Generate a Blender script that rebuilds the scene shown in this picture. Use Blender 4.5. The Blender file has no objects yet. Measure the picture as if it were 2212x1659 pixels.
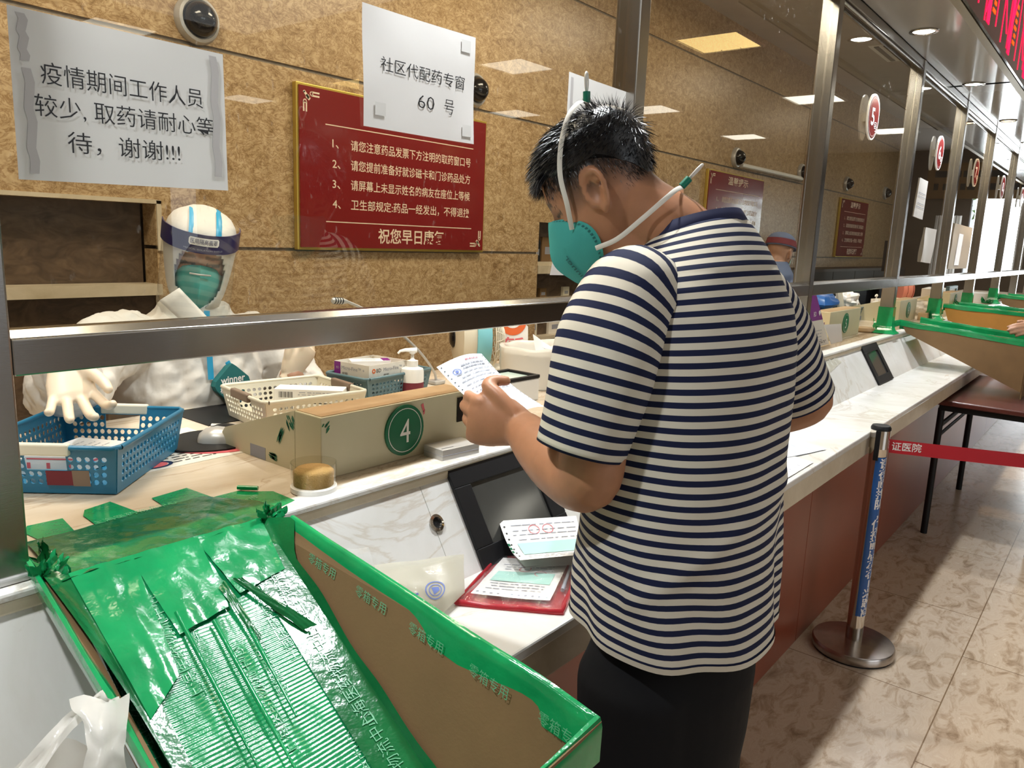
import bpy, bmesh, math, random
from mathutils import Vector, Matrix, Euler, noise
random.seed(7)
SC = bpy.context.scene
COL = SC.collection
PI = math.pi
V = Vector

# ------------------------------------------------------------ camera, world, exposure
def look(yaw, pitch, roll):
    cy, sy, cp, sp = math.cos(yaw), math.sin(yaw), math.cos(pitch), math.sin(pitch)
    fwd = V((cy*cp, sy*cp, -sp)); right = V((sy, -cy, 0)); up = right.cross(fwd)
    cr, sr = math.cos(roll), math.sin(roll)
    r2 = cr*right + sr*up; u2 = -sr*right + cr*up
    return Matrix((r2, u2, -fwd)).transposed()
cam = bpy.data.cameras.new('camera'); camo = bpy.data.objects.new('camera', cam); COL.objects.link(camo)
camo.matrix_world = Matrix.Translation((0, 0, 1.5)) @ look(math.radians(38.6), math.radians(10.78), math.radians(2.24)).to_4x4()
cam.sensor_fit = 'HORIZONTAL'; cam.sensor_width = 36; cam.lens = 36*1660/2212; cam.clip_start = 0.02; cam.clip_end = 100
SC.camera = camo
SC.view_settings.view_transform = 'Standard'; SC.view_settings.look = 'None'
SC.view_settings.gamma = 1; SC.view_settings.use_curve_mapping = False
SC.view_settings.exposure = -0.1
w = bpy.data.worlds.new('daylight'); SC.world = w; w.use_nodes = True
w.node_tree.nodes['Background'].inputs[0].default_value = (0.86, 0.93, 1, 1)
w.node_tree.nodes['Background'].inputs[1].default_value = 2.2

def area(name, loc, rot, sx, sy, power, color):
    l = bpy.data.lights.new(name, 'AREA'); l.shape = 'RECTANGLE'; l.size = sx; l.size_y = sy
    l.energy = power; l.color = color
    o = bpy.data.objects.new(name, l); COL.objects.link(o); o.location = loc; o.rotation_euler = rot
    return o
R = math.radians
# daylight through hall windows and far entrance, plus an added overhead fill
area('window_daylight', (0.0, -8.6, 1.7), (R(90), 0, 0), 6, 2.0, 50, (0.86, 0.93, 1.0))
area('hall_fill', (1.6, -2.3, 2.96), (0, 0, 0), 4.0, 2.4, 24, (0.93, 0.97, 1.0))  # added ambient fill under the ceiling, not an actual fixture
area('entrance_daylight', (12.95, 0.47, 1.3), (R(90), 0, R(90)), 0.6, 2.0, 40, (0.9, 0.96, 1.0))
# ceiling lights of the staff room
for x, pw in ((0.6, 44), (3.0, 44), (5.4, 20), (8.0, 11), (10.6, 8)):
    area('staff_room_light', (x, 1.75, 3.2), (0, 0, 0), 1.1, 0.5, pw, (1.0, 0.86, 0.66))

# ------------------------------------------------------------ materials
def newmat(name):
    m = bpy.data.materials.new(name); m.use_nodes = True
    nt = m.node_tree; b = nt.nodes['Principled BSDF']
    return m, nt, b
def N(nt, t, **kw):
    n = nt.nodes.new(t)
    for k, v in kw.items():
        if k in n.inputs: n.inputs[k].default_value = v
        else: setattr(n, k, v)
    return n
def coords(nt, scale=(1, 1, 1), uv=False):
    tc = N(nt, 'ShaderNodeTexCoord'); mp = N(nt, 'ShaderNodeMapping')
    mp.inputs['Scale'].default_value = scale
    nt.links.new(tc.outputs['UV' if uv else 'Object'], mp.inputs[0])
    return mp.outputs[0]
def ramp(nt, src, stops, interp='LINEAR'):
    r = N(nt, 'ShaderNodeValToRGB'); r.color_ramp.interpolation = interp
    els = r.color_ramp.elements
    while len(els) < len(stops): els.new(0.5)
    for e, (p, c) in zip(els, stops):
        e.position = p; e.color = (*c, 1) if len(c) == 3 else c
    nt.links.new(src, r.inputs[0])
    return r.outputs[0]
def noise_t(nt, vec, scale, detail=4, rough=0.55, dist=0):
    n = N(nt, 'ShaderNodeTexNoise'); n.inputs['Scale'].default_value = scale; n.inputs['Detail'].default_value = detail
    n.inputs['Roughness'].default_value = rough; n.inputs['Distortion'].default_value = dist
    nt.links.new(vec, n.inputs['Vector']); return n.outputs[0]
def bump(nt, b, src, strength, dist=0.002):
    n = N(nt, 'ShaderNodeBump'); n.inputs['Strength'].default_value = strength; n.inputs['Distance'].default_value = dist
    nt.links.new(src, n.inputs['Height']); nt.links.new(n.outputs[0], b.inputs['Normal'])
def mixc(nt, fac, a, b_, mode='MIX'):
    n = N(nt, 'ShaderNodeMix'); n.data_type = 'RGBA'; n.blend_type = mode
    if isinstance(fac, (int, float)): n.inputs[0].default_value = fac
    else: nt.links.new(fac, n.inputs[0])
    for s, v in ((6, a), (7, b_)):
        if isinstance(v, tuple): n.inputs[s].default_value = (*v, 1) if len(v) == 3 else v
        else: nt.links.new(v, n.inputs[s])
    return n.outputs[2]
def P(name, col, rough=0.5, metal=0.0, var=0.0, vscale=8, bmp=0.0, bscale=60, bdist=0.002, coat=0, spec=0.5, alpha=1, trans=0, sheen=0, sub=0):
    """plain procedural surface: colour with slight noise variation and optional bump"""
    m, nt, b = newmat(name)
    b.inputs['Base Color'].default_value = (*col, 1); b.inputs['Roughness'].default_value = rough
    b.inputs['Metallic'].default_value = metal; b.inputs['Specular IOR Level'].default_value = spec
    b.inputs['Coat Weight'].default_value = coat; b.inputs['Coat Roughness'].default_value = 0.08
    if sheen: b.inputs['Sheen Weight'].default_value = sheen
    if sub:
        b.inputs['Subsurface Weight'].default_value = sub; b.inputs['Subsurface Radius'].default_value = (0.008, 0.003, 0.0015)
        b.inputs['Subsurface Scale'].default_value = 1.0
    b.inputs['Alpha'].default_value = alpha; b.inputs['Transmission Weight'].default_value = trans
    v = coords(nt)
    if var:
        n = noise_t(nt, v, vscale, 5)
        c = ramp(nt, n, [(0.3, tuple(max(0, x*(1-var)) for x in col)), (0.7, tuple(min(1, x*(1+var)) for x in col))])
        nt.links.new(c, b.inputs['Base Color'])
    if bmp: bump(nt, b, noise_t(nt, v, bscale, 4), bmp, bdist)
    return m
def stone(name, stops, scale, dist=2.0, vscale=(1, 1, 1), rough=0.3, fine=None, veins=None, bmp=0.0):
    m, nt, b = newmat(name); v = coords(nt, vscale)
    n = noise_t(nt, v, scale, 7, 0.62, dist)
    c = ramp(nt, n, stops)
    if fine:
        f = ramp(nt, noise_t(nt, v, fine[0], 6, 0.6, fine[2]), [(0.0, (1, 1, 1)), (0.46, (1, 1, 1)), (0.53, fine[1]), (0.6, (1, 1, 1))])
        c = mixc(nt, 0.8, c, f, 'MULTIPLY')
    if veins:
        f = ramp(nt, noise_t(nt, v, veins[0], 8, 0.6, 1.5), [(0.0, (1, 1, 1)), (0.487, (1, 1, 1)), (0.5, veins[1]), (0.513, (1, 1, 1))])
        c = mixc(nt, veins[2], c, f, 'MULTIPLY')
    nt.links.new(c, b.inputs['Base Color']); b.inputs['Roughness'].default_value = rough
    if bmp: bump(nt, b, n, bmp, 0.003)
    return m
def emit(name, col, strength):
    m = bpy.data.materials.new(name); m.use_nodes = True; nt = m.node_tree; nt.nodes.clear()
    e = N(nt, 'ShaderNodeEmission'); e.inputs[0].default_value = (*col, 1); e.inputs[1].default_value = strength
    o = N(nt, 'ShaderNodeOutputMaterial'); nt.links.new(e.outputs[0], o.inputs[0]); return m
def clear(name, tint, ior=1.5, rough=0.0, dirt=0.0, body=0.0, bodycol=(1, 1, 1), boost=1.0, bmp=0, both=True):
    """thin clear sheet: transparent tint + fresnel gloss, optional milky body and dusty specks"""
    m = bpy.data.materials.new(name); m.use_nodes = True; nt = m.node_tree; nt.nodes.clear()
    t = N(nt, 'ShaderNodeBsdfTransparent'); t.inputs[0].default_value = (*tint, 1)
    g = N(nt, 'ShaderNodeBsdfGlossy'); g.inputs['Roughness'].default_value = rough
    fr = N(nt, 'ShaderNodeFresnel'); fr.inputs[0].default_value = ior
    ge = N(nt, 'ShaderNodeNewGeometry')          # the far face of a thin sheet adds no second mirror
    om = N(nt, 'ShaderNodeMath', operation='MULTIPLY_ADD'); om.inputs[1].default_value = -boost*(0 if both else 1); om.inputs[2].default_value = boost
    nt.links.new(ge.outputs['Backfacing'], om.inputs[0])
    ii = N(nt, 'ShaderNodeMath', operation='MULTIPLY_ADD'); ii.inputs[1].default_value = 1/ior-ior; ii.inputs[2].default_value = ior
    nt.links.new(ge.outputs['Backfacing'], ii.inputs[0])
    if both: nt.links.new(ii.outputs[0], fr.inputs[0])
    mm = N(nt, 'ShaderNodeMath', operation='MULTIPLY', use_clamp=True)
    nt.links.new(fr.outputs[0], mm.inputs[0]); nt.links.new(om.outputs[0], mm.inputs[1]); fac = mm.outputs[0]
    if bmp:
        bn = N(nt, 'ShaderNodeBump'); bn.inputs['Strength'].default_value = bmp; bn.inputs['Distance'].default_value = 0.004
        nt.links.new(noise_t(nt, coords(nt), 28, 5, 0.6, 1.0), bn.inputs['Height'])
        nt.links.new(bn.outputs[0], g.inputs['Normal'])
    base = t.outputs[0]
    if body or dirt:
        d = N(nt, 'ShaderNodeBsdfDiffuse'); d.inputs[0].default_value = (*bodycol, 1)
        tl = N(nt, 'ShaderNodeBsdfTranslucent'); tl.inputs[0].default_value = (*bodycol, 1)
        dd = N(nt, 'ShaderNodeMixShader'); dd.inputs[0].default_value = 0.4
        nt.links.new(d.outputs[0], dd.inputs[1]); nt.links.new(tl.outputs[0], dd.inputs[2])
        mx = N(nt, 'ShaderNodeMixShader'); nt.links.new(base, mx.inputs[1]); nt.links.new(dd.outputs[0], mx.inputs[2])
        if dirt:
            v = coords(nt, (1, 1, 0.35)); r1 = ramp(nt, noise_t(nt, v, 95, 3, 0.7), [(0.66, (0, 0, 0)), (0.78, (dirt,)*3)])
            r2 = ramp(nt, noise_t(nt, v, 2.2, 3, 0.6), [(0.35, (0.15,)*3), (0.75, (1, 1, 1))])
            nt.links.new(mixc(nt, 1.0, r1, r2, 'MULTIPLY'), mx.inputs[0])
        else: mx.inputs[0].default_value = body
        base = mx.outputs[0]
    s = N(nt, 'ShaderNodeMixShader'); nt.links.new(fac, s.inputs[0]); nt.links.new(base, s.inputs[1]); nt.links.new(g.outputs[0], s.inputs[2])
    o = N(nt, 'ShaderNodeOutputMaterial'); nt.links.new(s.outputs[0], o.inputs[0]); return m

M = {}
M['wall'] = stone('travertine', [(0.30, (0.30, 0.19, 0.085)), (0.45, (0.47, 0.33, 0.175)), (0.60, (0.58, 0.43, 0.25)), (0.8, (0.64, 0.50, 0.32))], 9, 2.4, (1, 1, 1.5), 0.32, fine=(16, (0.50, 0.38, 0.25), 3.2))
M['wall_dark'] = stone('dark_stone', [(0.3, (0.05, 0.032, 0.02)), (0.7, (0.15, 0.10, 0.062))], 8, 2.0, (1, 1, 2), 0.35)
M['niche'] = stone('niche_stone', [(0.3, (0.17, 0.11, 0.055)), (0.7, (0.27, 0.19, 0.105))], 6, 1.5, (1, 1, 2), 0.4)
M['ceiling'] = P('ceiling_paint', (0.46, 0.41, 0.35), 0.6, var=0.05)
M['hallceil'] = P('hall_ceiling_paint', (0.5, 0.47, 0.43), 0.6)
M['soffit'] = P('soffit_panel', (0.42, 0.39, 0.35), 0.16, spec=0.7, coat=0.6)
M['trimgold'] = P('soffit_edge_trim', (0.30, 0.25, 0.16), 0.4, metal=0.6)
M['hallwall'] = P('hall_wall_paint', (0.45, 0.37, 0.27), 0.5, var=0.1, vscale=2)
M['darkwall'] = P('hall_dark_wall', (0.13, 0.10, 0.075), 0.5, var=0.2, vscale=2)
M['counter'] = stone('white_marble', [(0.3, (0.62, 0.60, 0.55)), (0.7, (0.76, 0.755, 0.735))], 3, 1.0, rough=0.22, veins=(1.6, (0.72, 0.62, 0.5), 0.5))
M['worktop'] = stone('beige_marble', [(0.3, (0.54, 0.44, 0.32)), (0.5, (0.64, 0.55, 0.43)), (0.7, (0.69, 0.61, 0.51))], 3, 1.6, (0.5, 1.5, 1), rough=0.25, veins=(2.0, (0.55, 0.42, 0.3), 0.5))
M['edge'] = stone('counter_edge_stone', [(0.3, (0.50, 0.42, 0.29)), (0.7, (0.66, 0.58, 0.44))], 5, 1.2, rough=0.35)
M['redpanel'] = P('red_brown_laminate', (0.235, 0.055, 0.028), 0.3, var=0.10, vscale=3)
M['black'] = P('black_plastic', (0.006, 0.006, 0.007), 0.5, spec=0.3)
M['blackgloss'] = P('black_gloss', (0.008, 0.008, 0.009), 0.12)
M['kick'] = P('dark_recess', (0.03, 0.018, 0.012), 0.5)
def steel(name, col, rough):
    m, nt, b = newmat(name); b.inputs['Base Color'].default_value = (*col, 1); b.inputs['Metallic'].default_value = 1
    b.inputs['Roughness'].default_value = rough
    bump(nt, b, noise_t(nt, coords(nt, (3, 3, 160)), 12, 3), 0.06, 0.001); return m
M['steel'] = steel('brushed_steel', (0.40, 0.385, 0.36), 0.20)
M['chrome'] = P('polished_steel', (0.62, 0.58, 0.53), 0.10, metal=1)
M['chromedark'] = P('scuffed_steel', (0.42, 0.38, 0.35), 0.24, metal=1, var=0.15, vscale=20)
M['glass'] = clear('window_glass', (0.95, 0.96, 0.94), 1.5, 0.0, dirt=0.34, boost=1.5, both=False)
M['paper'] = P('white_paper', (0.80, 0.78, 0.75), 0.6, bmp=0.15, bscale=14, bdist=0.004)
M['paperblue'] = P('receipt_paper', (0.74, 0.80, 0.90), 0.6)
M['laminate'] = P('laminating_film', (0.76, 0.75, 0.72), 0.22, coat=0.3)
M['tapeclear'] = P('grey_adhesive_strip', (0.50, 0.48, 0.47), 0.3)
M['ink'] = P('black_ink', (0.012, 0.012, 0.014), 0.5)
M['inkgrey'] = P('grey_ink', (0.30, 0.31, 0.36), 0.6)
M['inkblue'] = P('blue_ink', (0.14, 0.20, 0.50), 0.6)
M['inkred'] = P('red_ink', (0.70, 0.13, 0.15), 0.6)
M['signred'] = P('red_sign_face', (0.20, 0.014, 0.015), 0.2, coat=0.4)
M['signtext'] = P('cream_lettering', (0.80, 0.66, 0.50), 0.5)
M['joint'] = P('grey_joint', (0.20, 0.17, 0.13), 0.6, var=0.2, vscale=30)
M['gold'] = P('gold_edging', (0.62, 0.46, 0.10), 0.35, metal=0.7)
M['cream'] = P('cream_plastic', (0.60, 0.55, 0.37), 0.42, var=0.04, vscale=6)
M['creamtape'] = P('yellowed_tape', (0.52, 0.37, 0.21), 0.3, var=0.15, vscale=14)
M['green_disc'] = P('green_disc', (0.0, 0.135, 0.055), 0.35)
M['white'] = P('white_plastic', (0.80, 0.79, 0.75), 0.35)
M['offwhite'] = P('ivory_plastic', (0.70, 0.66, 0.54), 0.4)
M['blue'] = P('blue_plastic', (0.012, 0.16, 0.30), 0.36)
M['teal'] = P('teal_grey_plastic', (0.09, 0.16, 0.18), 0.42)
M['handlebrown'] = P('taupe_plastic', (0.20, 0.14, 0.10), 0.45)
M['silver'] = P('silver_paint', (0.50, 0.49, 0.47), 0.32, metal=0.35)
M['greentape'] = P('green_tape', (0.008, 0.27, 0.085), 0.14, var=0.28, vscale=9, bmp=0.4, bscale=22, bdist=0.005, coat=0.4)
M['greenfilm'] = P('green_tape_on_board', (0.007, 0.24, 0.080), 0.22, var=0.28, vscale=9, bmp=0.55, bscale=60, bdist=0.0016, coat=0.5)
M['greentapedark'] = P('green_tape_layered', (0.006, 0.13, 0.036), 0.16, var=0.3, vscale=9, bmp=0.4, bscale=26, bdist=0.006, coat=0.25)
M['tapetext'] = P('pale_tape_print', (0.14, 0.42, 0.24), 0.25)
M['card'] = P('brown_cardboard', (0.19, 0.110, 0.045), 0.75, var=0.07, vscale=12, bmp=0.1, bscale=200)
M['cardorange'] = P('orange_cardboard', (0.42, 0.19, 0.03), 0.7, var=0.07, vscale=12)
M['bagfilm'] = clear('milky_bag_film', (0.9, 0.9, 0.86), 1.4, 0.12, body=0.62, bodycol=(0.80, 0.77, 0.66), bmp=0.6)
M['bagwhite'] = clear('white_bag_film', (0.9, 0.9, 0.9), 1.4, 0.15, body=0.86, bodycol=(0.86, 0.83, 0.77), bmp=0.5)
M['bagthin'] = clear('clear_bag_film', (0.95, 0.96, 0.96), 1.45, 0.08, body=0.22, bodycol=(0.85, 0.86, 0.84), bmp=0.9)
M['film'] = clear('clear_pouch_film', (0.97, 0.97, 0.97), 1.5, 0.05, body=0.05, bodycol=(0.8, 0.8, 0.8), bmp=1.0, boost=1.6)
M['redfilm'] = clear('red_pouch_film', (0.85, 0.12, 0.16), 1.5, 0.08, body=0.75, bodycol=(0.62, 0.05, 0.07), bmp=0.7)
M['acrylic'] = clear('clear_acrylic', (0.95, 0.95, 0.93), 1.49, 0.0, both=False)
M['sponge'] = P('tan_sponge', (0.42, 0.26, 0.09), 0.9, bmp=0.6, bscale=300, bdist=0.003)
M['screen'] = P('dark_screen', (0.055, 0.055, 0.05), 0.10, var=0.15, vscale=4)
M['screen_glow'] = P('pale_lcd', (0.55, 0.68, 0.62), 0.15)
M['skin'] = None
M['coverall'] = P('white_coverall', (0.60, 0.57, 0.53), 0.55, bmp=0.5, bscale=9, bdist=0.012)
M['seamblue'] = P('blue_seam_tape', (0.02, 0.30, 0.52), 0.4)
M['glove'] = P('latex_glove', (0.78, 0.65, 0.50), 0.42, sub=0.1)
M['maskgreen'] = P('green_mask_cloth', (0.045, 0.36, 0.33), 0.75, bmp=0.25, bscale=240, bdist=0.001)
M['maskstitch'] = P('dark_mask_stitch', (0.01, 0.13, 0.13), 0.7)
M['elastic'] = P('white_elastic', (0.74, 0.71, 0.64), 0.7)
M['clipgreen'] = P('green_sleeve', (0.0, 0.19, 0.12), 0.4)
M['navy'] = P('navy_band', (0.012, 0.010, 0.075), 0.3)
M['shield'] = clear('face_shield_film', (0.95, 0.96, 0.95), 1.45, 0.03, body=0.04, boost=0.8)
M['hair'] = P('black_hair', (0.010, 0.010, 0.012), 0.36, spec=0.6)
M['trousers'] = P('black_trousers', (0.0035, 0.0035, 0.0045), 0.85, spec=0.25, bmp=0.3, bscale=7, bdist=0.01)
M['collar'] = P('navy_knit_collar', (0.006, 0.010, 0.055), 0.8)
M['shirt_white'] = P('cream_knit', (0.60, 0.555, 0.46), 0.85)
M['tabletop'] = P('dark_red_wood', (0.085, 0.022, 0.017), 0.28, var=0.15, vscale=10)
M['blueband'] = P('blue_sticker', (0.008, 0.085, 0.30), 0.3)
M['belt'] = P('red_belt', (0.46, 0.006, 0.018), 0.5)
M['tilemat'] = None
M['purple'] = P('purple_print', (0.20, 0.012, 0.22), 0.35)
M['pink'] = P('pink_plastic', (0.66, 0.26, 0.22), 0.4)
M['fancream'] = P('ivory_fan_plastic', (0.66, 0.60, 0.47), 0.35)
M['fanblue'] = P('pale_blue_plastic', (0.20, 0.52, 0.58), 0.35)
M['orange'] = P('orange_print', (0.72, 0.13, 0.025), 0.4)
M['clothblue'] = P('blue_gown', (0.10, 0.13, 0.22), 0.8)
M['capred'] = P('dark_red_cap', (0.16, 0.02, 0.03), 0.8)
M['led'] = emit('red_led', (1.0, 0.012, 0.06), 3.0)
M['ledorange'] = emit('orange_led', (1.0, 0.10, 0.012), 2.0)
M['lampwhite'] = emit('white_lamp', (0.97, 1.0, 0.97), 26)
M['lampwarm'] = emit('warm_lamp', (1.0, 0.66, 0.28), 8)
M['panelwhite'] = emit('white_ceiling_panel', (1.0, 0.95, 0.80), 5.5)
M['panelwarm'] = emit('warm_ceiling_panel', (1.0, 0.70, 0.26), 6.0)
M['foliage'] = P('hedge_green', (0.12, 0.25, 0.04), 0.8, var=0.5, vscale=12)
M['pavement'] = P('bright_paving', (0.75, 0.74, 0.7), 0.8)
M['brochure'] = P('brochure_card', (0.78, 0.74, 0.66), 0.35)
M['mint'] = P('mint_print', (0.42, 0.70, 0.62), 0.6)

def floor_mat():
    m, nt, b = newmat('beige_floor_tile')
    tc = N(nt, 'ShaderNodeTexCoord'); v = tc.outputs['Object']
    br = N(nt, 'ShaderNodeTexBrick'); br.offset = 0.5
    mp = N(nt, 'ShaderNodeMapping'); mp.inputs['Location'].default_value = (0.0, -0.31, 0)
    nt.links.new(v, mp.inputs[0]); nt.links.new(mp.outputs[0], br.inputs['Vector'])
    br.inputs['Scale'].default_value = 1; br.inputs['Brick Width'].default_value = 0.8; br.inputs['Row Height'].default_value = 0.8
    br.inputs['Mortar Size'].default_value = 0.0022
    br.inputs['Color1'].default_value = (0.92, 0.90, 0.88, 1); br.inputs['Color2'].default_value = (1, 1, 1, 1); br.inputs['Mortar'].default_value = (0.35, 0.28, 0.2, 1)
    n = noise_t(nt, coords(nt, (0.75, 1.5, 1)), 11, 8, 0.68, 0.9)
    c = ramp(nt, n, [(0.30, (0.24, 0.165, 0.10)), (0.43, (0.42, 0.32, 0.225)), (0.52, (0.54, 0.44, 0.335)), (0.60, (0.50, 0.40, 0.30)), (0.72, (0.66, 0.57, 0.46))])
    nt.links.new(mixc(nt, 1.0, c, br.outputs[0], 'MULTIPLY'), b.inputs['Base Color'])
    b.inputs['Roughness'].default_value = 0.22
    return m
M['tile'] = floor_mat()
def skin_mat(name, base, dark):
    m, nt, b = newmat(name)
    n = noise_t(nt, coords(nt), 22, 4)
    c = ramp(nt, n, [(0.3, tuple(x*0.88 for x in base)), (0.7, tuple(min(1, x*1.08) for x in base))])
    at = N(nt, 'ShaderNodeAttribute'); at.attribute_name = 'stubble'
    nt.links.new(mixc(nt, at.outputs['Fac'], c, dark), b.inputs['Base Color'])
    b.inputs['Roughness'].default_value = 0.46
    b.inputs['Subsurface Weight'].default_value = 0.12; b.inputs['Subsurface Radius'].default_value = (0.01, 0.004, 0.002); b.inputs['Subsurface Scale'].default_value = 0.6
    bump(nt, b, noise_t(nt, coords(nt), 380, 2), 0.06, 0.0006)
    return m
M['skin'] = skin_mat('tan_skin', (0.43, 0.20, 0.105), (0.025, 0.022, 0.020))
M['skin2'] = skin_mat('fair_skin', (0.46, 0.25, 0.16), (0.02, 0.016, 0.014))
def stripe_mat():
    m, nt, b = newmat('navy_cream_striped_knit')
    tc = N(nt, 'ShaderNodeTexCoord'); sp = N(nt, 'ShaderNodeSeparateXYZ'); nt.links.new(tc.outputs['UV'], sp.inputs[0])
    fr = N(nt, 'ShaderNodeMath', operation='FRACT'); nt.links.new(sp.outputs[1], fr.inputs[0])
    c = ramp(nt, fr.outputs[0], [(0.0, (0.005, 0.009, 0.040)), (0.45, (0.005, 0.009, 0.040)), (0.475, (0.60, 0.555, 0.46)), (0.975, (0.60, 0.555, 0.46)), (1.0, (0.005, 0.009, 0.040))])
    nt.links.new(c, b.inputs['Base Color']); b.inputs['Roughness'].default_value = 0.85; b.inputs['Specular IOR Level'].default_value = 0.3
    bump(nt, b, noise_t(nt, coords(nt), 7, 3, 0.5, 0.6), 0.35, 0.012)
    return m
M['stripe'] = stripe_mat()

# ------------------------------------------------------------ mesh builder
_tc = {}
def glyphs(s, weight=0.0):
    """2D triangles of a line of text, unit size, origin at its left baseline"""
    k = (s, weight)
    if k not in _tc:
        cu = bpy.data.curves.new('lettering', 'FONT'); cu.body = s; cu.offset = weight; cu.resolution_u = 2
        o = bpy.data.objects.new('lettering', cu); COL.objects.link(o)
        me = bpy.data.meshes.new_from_object(o.evaluated_get(bpy.context.evaluated_depsgraph_get()))
        _tc[k] = ([(v.co.x, v.co.y) for v in me.vertices], [tuple(p.vertices) for p in me.polygons])
        bpy.data.objects.remove(o); bpy.data.curves.remove(cu); bpy.data.meshes.remove(me)
    return _tc[k]
def frame(o, x, y):
    """map 2D to 3D: origin o, directions x and y, lifted a touch along their normal"""
    o, x, y = V(o), V(x), V(y); n = x.cross(y).normalized()
    return lambda a, b, h=0.0006: o + x*a + y*b + n*h
class MB:
    def __init__(s): s.v = []; s.f = []; s.m = []; s.uv = {}; s.mats = []
    def mi(s, m):
        if isinstance(m, str): m = M[m]
        if m not in s.mats: s.mats.append(m)
        return s.mats.index(m)
    def add(s, vs, fs, m, uvs=None):
        b = len(s.v); k = s.mi(m); s.v += [V(p) for p in vs]
        for i, f in enumerate(fs):
            if uvs is not None: s.uv[len(s.f)] = uvs[i]
            s.f.append(tuple(b+j for j in f)); s.m.append(k)
        return s
    def box(s, x0, x1, y0, y1, z0, z1, m, T=None):
        vs = [V((x, y, z)) for z in (z0, z1) for y in (y0, y1) for x in (x0, x1)]
        if T is not None: vs = [T @ p for p in vs]
        return s.add(vs, [(0, 2, 3, 1), (4, 5, 7, 6), (0, 1, 5, 4), (2, 6, 7, 3), (0, 4, 6, 2), (1, 3, 7, 5)], m)
    def poly(s, pts, m): return s.add(pts, [tuple(range(len(pts)))], m)
    def prism(s, pts, d, m):
        """polygon pts extruded by vector d"""
        n = len(pts); d = V(d); vs = [V(p) for p in pts] + [V(p)+d for p in pts]
        return s.add(vs, [tuple(range(n))[::-1], tuple(range(n, 2*n))] + [(i, (i+1) % n, n+(i+1) % n, n+i) for i in range(n)], m)
    def loft(s, rings, m, caps=True, closed=True, uvf=None):
        n = len(rings[0]); vs = [p for r in rings for p in r]; fs = []; uv = []
        for i in range(len(rings)-1):
            for j in range(n if closed else n-1):
                k = (j+1) % n; fs.append((i*n+j, i*n+k, (i+1)*n+k, (i+1)*n+j))
                if uvf: uv.append([uvf(i, j), uvf(i, j+1), uvf(i+1, j+1), uvf(i+1, j)])
        if caps and closed:
            fs += [tuple(range(n))[::-1], tuple((len(rings)-1)*n+j for j in range(n))]
            if uvf: uv += [[uvf(0, j) for j in range(n)][::-1], [uvf(len(rings)-1, j) for j in range(n)]]
        return s.add(vs, fs, m, uv if uvf else None)
    def tube(s, path, r, m, n=8, caps=True, flat=1.0, side=None):
        path = [V(p) for p in path]; rr = r if isinstance(r, (list, tuple)) else [r]*len(path); rings = []
        up = V(side) if side is not None else None
        for i, p in enumerate(path):
            t = (path[min(i+1, len(path)-1)] - path[max(i-1, 0)]).normalized()
            if up is None: up = t.orthogonal()
            up = (up - t*up.dot(t)).normalized() if (up - t*up.dot(t)).length > 1e-6 else t.orthogonal().normalized()
            b = t.cross(up)
            rings.append([p + (up*math.cos(2*PI*k/n) + b*flat*math.sin(2*PI*k/n))*rr[i] for k in range(n)])
        return s.loft(rings, m, caps)
    def lathe(s, prof, c, m, n=24, T=None, caps=True):
        c = V(c); rings = []
        for r, z in prof:
            ring = [V((r*math.cos(2*PI*k/n), r*math.sin(2*PI*k/n), z)) for k in range(n)]
            rings.append([c + (T @ p if T is not None else p) for p in ring])
        return s.loft(rings, m, caps)
    def grid(s, fn, nu, nv, m, uvf=None):
        vs = [fn(i/nu, j/nv) for j in range(nv+1) for i in range(nu+1)]
        fs = [(j*(nu+1)+i, j*(nu+1)+i+1, (j+1)*(nu+1)+i+1, (j+1)*(nu+1)+i) for j in range(nv) for i in range(nu)]
        uv = None
        if uvf: uv = [[uvf(i/nu, j/nv), uvf((i+1)/nu, j/nv), uvf((i+1)/nu, (j+1)/nv), uvf(i/nu, (j+1)/nv)] for j in range(nv) for i in range(nu)]
        return s.add(vs, fs, m, uv)
    def text(s, t, size, fn, m, x=0, y=0, align='L', weight=0.0, stretch=1.0, width=None):
        vs, fs = glyphs(t, weight)
        if not vs: return s
        x0 = min(a for a, _ in vs); x1 = max(a for a, _ in vs); sx = size*stretch
        if width: sx = width/max(1e-6, x1-x0)
        off = {'L': -x0, 'C': -(x0+x1)/2, 'R': -x1}[align]
        return s.add([fn(x + (a+off)*sx, y + b*size) for a, b in vs], fs, m)
    def disc(s, fn, r, m, cx=0, cy=0, n=28, r0=0.0, h=0.0006, ry=None):
        ry = ry or r; k = r0/r
        o = [fn(cx+r*math.cos(2*PI*i/n), cy+ry*math.sin(2*PI*i/n), h) for i in range(n)]
        if not r0: return s.poly(o, m)
        q = [fn(cx+r0*math.cos(2*PI*i/n), cy+ry*k*math.sin(2*PI*i/n), h) for i in range(n)]
        return s.add(o+q, [(i, (i+1) % n, n+(i+1) % n, n+i) for i in range(n)], m)
    def rect(s, fn, x0, x1, y0, y1, m, h=0.0006): return s.poly([fn(x0, y0, h), fn(x1, y0, h), fn(x1, y1, h), fn(x0, y1, h)], m)
    def lines(s, fn, x0, x1, ys, m, th=0.002, seed=1, h=0.0006):
        """rows of small print too fine to read: broken dashes"""
        rd = random.Random(seed)
        for y in ys:
            x = x0 + rd.random()*0.1*(x1-x0)
            while x < x1 - 0.02*(x1-x0):
                e = min(x1, x + (0.04+0.12*rd.random())*(x1-x0)); s.rect(fn, x, e, y, y+th, m, h); x = e + (0.012+0.04*rd.random())*(x1-x0)
        return s
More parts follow.
